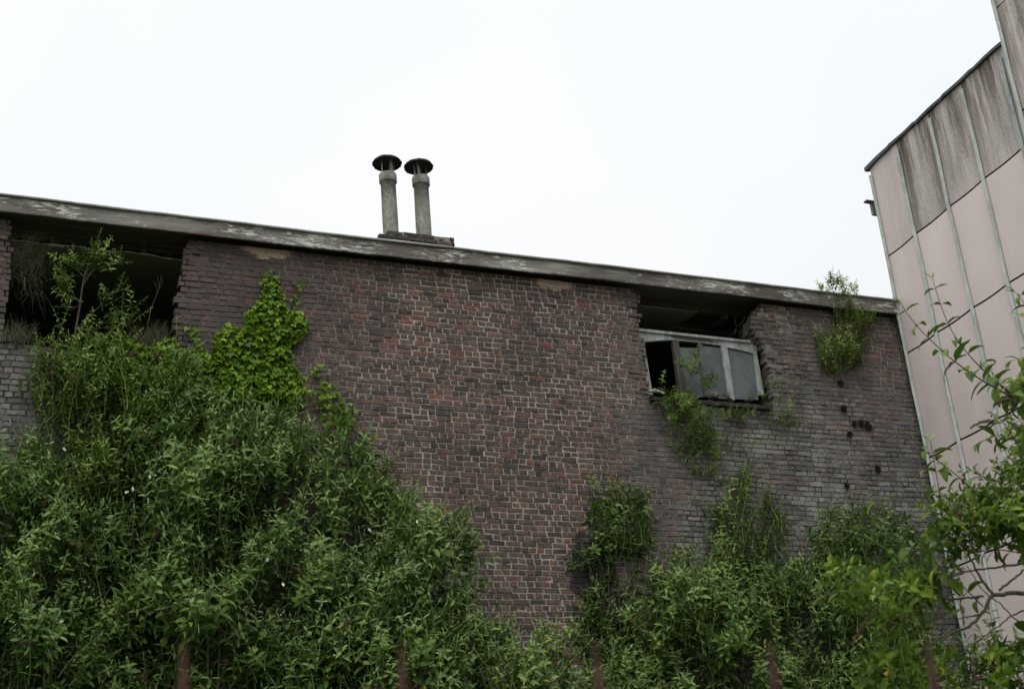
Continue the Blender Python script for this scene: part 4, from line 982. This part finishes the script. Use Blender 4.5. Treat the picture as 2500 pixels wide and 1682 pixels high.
# ------------------------------------------------------------------ nearer buddleia on the right, in front of the pink building
NB = empty('buddleia_shrub', (6.6, -7.2, 0), label='near large-leaved buddleia in front of the pink building, with brown flower spikes', cat='shrub')
YN = -7.0
big = Big(); nst = MB()
def near_branch(pts, rad, leafpx_, t0=.15, npairs=8, twin=True, tipn=3, mat=None, tone=.45):
    leafpx = leafpx_*1.3; P = np.array([hit(x, y, YN + (q[0] if q else 0)) for x, y, *q in pts]); m = 24
    seg = np.concatenate([[0], np.cumsum(np.linalg.norm(np.diff(P, axis=0), axis=1))]); seg /= seg[-1]
    tt = np.linspace(0, 1, m); Pi = np.stack([np.interp(tt, seg, P[:, k]) for k in range(3)], 1)
    for _ in range(2): Pi[1:-1] = (Pi[:-2]+2*Pi[1:-1]+Pi[2:])/4
    nst.tube(Pi, np.linspace(rad, rad*.35, m), 6)
    L0 = leafpx/FPX*8.4
    for k in range(npairs):
        t = t0 + (1-t0)*(k+.5)/npairs + rng.normal()*.01; t = min(t, .99)
        p_ = np.array([np.interp(t, tt, Pi[:, j]) for j in range(3)]); ax = unit(np.array([np.interp(min(1, t+.06), tt, Pi[:, j]) for j in range(3)])-np.array([np.interp(t-.06, tt, Pi[:, j]) for j in range(3)]))
        phi = (k % 2)*math.pi/2 + rng.normal()*.3 + .5
        a0 = unit(np.cross(ax, [0, 1, .1])); b0 = np.cross(ax, a0)
        for s in (0, math.pi):
            rad_ = a0*math.cos(phi+s) + b0*math.sin(phi+s); rad_[1] *= .8
            d = unit(rad_*1.0 + ax*.35 + np.array([0, 0, .12])); L = L0*(1.08-.5*max(0, t-.55)/.45)*rng.uniform(.8, 1.15)
            v, f, c = leaf(p_, d, unit(np.array([0, 0, 1.])+ax*.3+rng.normal(size=3)*.15), L, L*.36*rng.uniform(.85, 1.15), rng.uniform(.7, 1.5), (1. if rng.random() < .02 else np.clip(tone+rng.normal()*.2, 0, .95), 0, 0), 5, .3)
            v = v + rng.normal(size=v.shape)*L*.012
            q, tr_ = fdict(f); big.add(v, q, tr_, c)
            # small axillary leaves
            if rng.random() < .5:
                v, f, c = leaf(p_, unit(d+ax*.8), unit(np.array([0, 0, 1.])+ax*.3), L*.35, L*.09, .5, (.7, .3, 0), 2); q, tr_ = fdict(f); big.add(v, q, tr_, c)
    p_ = Pi[-1]; ax = unit(Pi[-1]-Pi[-3])
    for k in range(4):
        a_ = k*1.57+.4; d = unit(ax + np.array([math.cos(a_), .3*math.sin(a_), .3*math.sin(a_)])*.5)
        v, f, c = leaf(p_, d, np.array([0, -.3, 1.]), L0*.55, L0*.10, .8, (.8, .55, 0), 2); q, tr_ = fdict(f); big.add(v, q, tr_, c)
zA = lambda x, y, *q: (2180+x*.2934, 640+y*.2934, *q)
near_branch([zA(1180, 1230), zA(960, 1110), zA(700, 960), zA(500, 820), zA(380, 710), zA(270, 610), zA(180, 510), zA(110, 420), zA(75, 360)], .0075, 62, .02, 10)
near_branch([zA(1100, 1180, .1), zA(860, 1000, .1), zA(700, 850, .1), zA(560, 690, .1), zA(490, 580, .1), zA(430, 450, .1), zA(370, 280, .1), zA(330, 140, .1)], .0065, 55, .05, 8)
near_branch([(2560, 840), (2515, 770), (2495, 730), (2480, 715)], .006, 62, .1, 5)
near_branch([(2600, 880), (2540, 860), (2490, 875), (2470, 880)], .005, 60, .3, 3)
near_branch([(2500, 1110, -.2), (2470, 1060, -.2), (2440, 1020, -.2), (2425, 1010, -.2)], .005, 48, .1, 5)
near_branch([(2330, 1400), (2318, 1330), (2300, 1250), (2290, 1180), (2281, 1130), (2272, 1080)], .006, 60, .1, 6)
near_branch([(2450, 1260), (2380, 1200), (2330, 1155), (2270, 1110), (2235, 1080), (2215, 1060)], .006, 52, .05, 8)
near_branch([(2300, 1440), (2230, 1340), (2190, 1290), (2155, 1260), (2140, 1240)], .005, 52, .1, 6)
near_branch([(2560, 1180), (2470, 1200), (2400, 1210), (2340, 1240), (2310, 1270)], .007, 50, .05, 8)
near_branch([(2560, 1240), (2450, 1280), (2370, 1310), (2290, 1320)], .007, 50, .05, 8)
near_branch([(2350, 1400), (2250, 1430), (2160, 1440), (2090, 1420), (2045, 1400)], .006, 52, .05, 8)
near_branch([(2330, 1450), (2240, 1465), (2140, 1475), (2060, 1500)], .006, 46, .05, 8)
near_branch([(2300, 1390), (2200, 1380), (2130, 1400), (2080, 1375)], .006, 46, .05, 7)
near_branch([(2480, 1780), (2440, 1650), (2410, 1570), (2395, 1545)], .007, 62, .05, 6)
near_branch([(2520, 1760), (2480, 1640), (2470, 1590), (2480, 1555)], .007, 62, .05, 6)
near_branch([(2420, 1760), (2385, 1660), (2370, 1600), (2350, 1570)], .006, 55, .05, 6)
near_branch([(2600, 1600), (2540, 1540), (2500, 1560), (2460, 1590)], .006, 60, .05, 5)
near_branch([(2260, 1760), (2200, 1680), (2150, 1640), (2110, 1620)], .006, 46, .05, 7)
near_branch([(2330, 1760), (2290, 1690), (2270, 1660), (2250, 1650)], .006, 44, .05, 6)
# main limbs
def limb(pts, r0, r1):
    P = np.array([hit(x, y, YN + (q[0] if q else 0)) for x, y, *q in pts]); m = 20; seg = np.linspace(0, 1, len(P)); tt = np.linspace(0, 1, m)
    Pi = np.stack([np.interp(tt, seg, P[:, k]) for k in range(3)], 1); Pi[1:-1] = (Pi[:-2]+2*Pi[1:-1]+Pi[2:])/4; Pi[1:-1] += rng.normal(size=(m-2, 3))*.004
    nst.tube(Pi, np.linspace(r0, r1, m), 7)
near_branch([(2580, 1130), (2500, 1080), (2440, 1060), (2390, 1080)], .006, 54, .05, 6)
near_branch([(2580, 1010), (2520, 960), (2480, 935), (2440, 930)], .006, 56, .05, 6)
near_branch([(2570, 1330), (2480, 1300), (2400, 1250), (2350, 1230)], .006, 50, .05, 8)
near_branch([(2570, 1400), (2500, 1350), (2430, 1340), (2370, 1350)], .006, 50, .05, 7)
near_branch([(2400, 1480), (2340, 1420), (2300, 1400), (2240, 1390)], .005, 46, .05, 7)
limb([(2620, 1500, -.1), (2560, 1450, -.1), (2500, 1447), (2425, 1452)], .020, .014)
limb([(2425, 1452), (2400, 1490), (2380, 1520), (2350, 1538), (2300, 1552), (2240, 1590), (2190, 1640)], .013, .005)
limb([(2425, 1452), (2385, 1400), (2360, 1340), (2350, 1300)], .010, .004)
limb([(2400, 1455), (2340, 1462), (2260, 1465), (2200, 1475), (2140, 1500)], .008, .004)
limb([(2520, 1370), (2430, 1385), (2330, 1400), (2250, 1430)], .009, .004)
limb([(2440, 1440), (2490, 1400), (2540, 1360)], .009, .005)
limb([(2520, 1480), (2460, 1510), (2410, 1545), (2370, 1580)], .007, .003)
limb([(2390, 1500), (2370, 1505), (2330, 1510)], .007, .003)
limb([(2530, 1560), (2470, 1500), (2400, 1440), (2360, 1380)], .005, .003)
# trunk down to the ground
for dx in (-.15, 0, .18):
    P = [np.array([6.9+dx, -7.1, 0]), np.array([6.95+dx*1.5, -7.1, 1.4]), np.array([6.9+dx*2, -7.05, 2.6]), hit(2620, 1500, YN-.1)]; nst.tube(np.array(P), [.05, .042, .035, .026], 8)
# leafy fill
polys = [([(2560, 1060), (2470, 1110), (2390, 1190), (2300, 1220), (2250, 1290), (2290, 1340), (2400, 1330), (2560, 1340)], 150), ([(2330, 1300), (2230, 1330), (2140, 1350), (2020, 1370), (2010, 1440), (2080, 1500), (2160, 1580), (2290, 1560), (2330, 1450)], 55),
         ([(2560, 1560), (2450, 1540), (2360, 1570), (2340, 1620), (2370, 1700), (2560, 1720)], 50), ([(2330, 1600), (2220, 1560), (2100, 1600), (2090, 1720), (2350, 1720)], 50), ([(2560, 930), (2500, 940), (2440, 960), (2460, 1060), (2560, 1100)], 40)]
for poly, n in polys:
    pos, x, y, d, f_ = scatter(poly, n, YN+.35, .7, 60, .3, .3)
    dirs = np.array([-.55, -.1, .45]) + rng.normal(size=(n, 3))*.5; pos -= unit(dirs)*.12
    big.inst(TN, pos, dirs, rng.uniform(.5, .85, n), rng.random(n)*6.28, rng.normal(size=n)*.15)
big.build('foliage', LN, NB); nst.build('branches', ST.m, NB)
for (x, y, dx, dz, L) in ((2480, 980, -1, .12, .24), (2425, 1030, -1, .05, .24), (2350, 1255, -.9, -.1, .12), (2370, 1240, -.8, .3, .13), (2210, 1500, -1, -.3, .22), (2120, 1510, -.8, -.5, .2), (2520, 1150, -.8, .1, .12), (2480, 1215, -.6, .2, .12), (2350, 1480, -.2, -.6, .10), (2400, 1650, -.9, -.1, .15), (2330, 1640, -1, -.05, .22)):
    flower(NB, hit(x, y, YN-.12), unit(np.array([dx, -.1, dz])), L, .016)
print('objects', len(bpy.data.objects), 'verts', sum(len(m.vertices) for m in bpy.data.meshes))
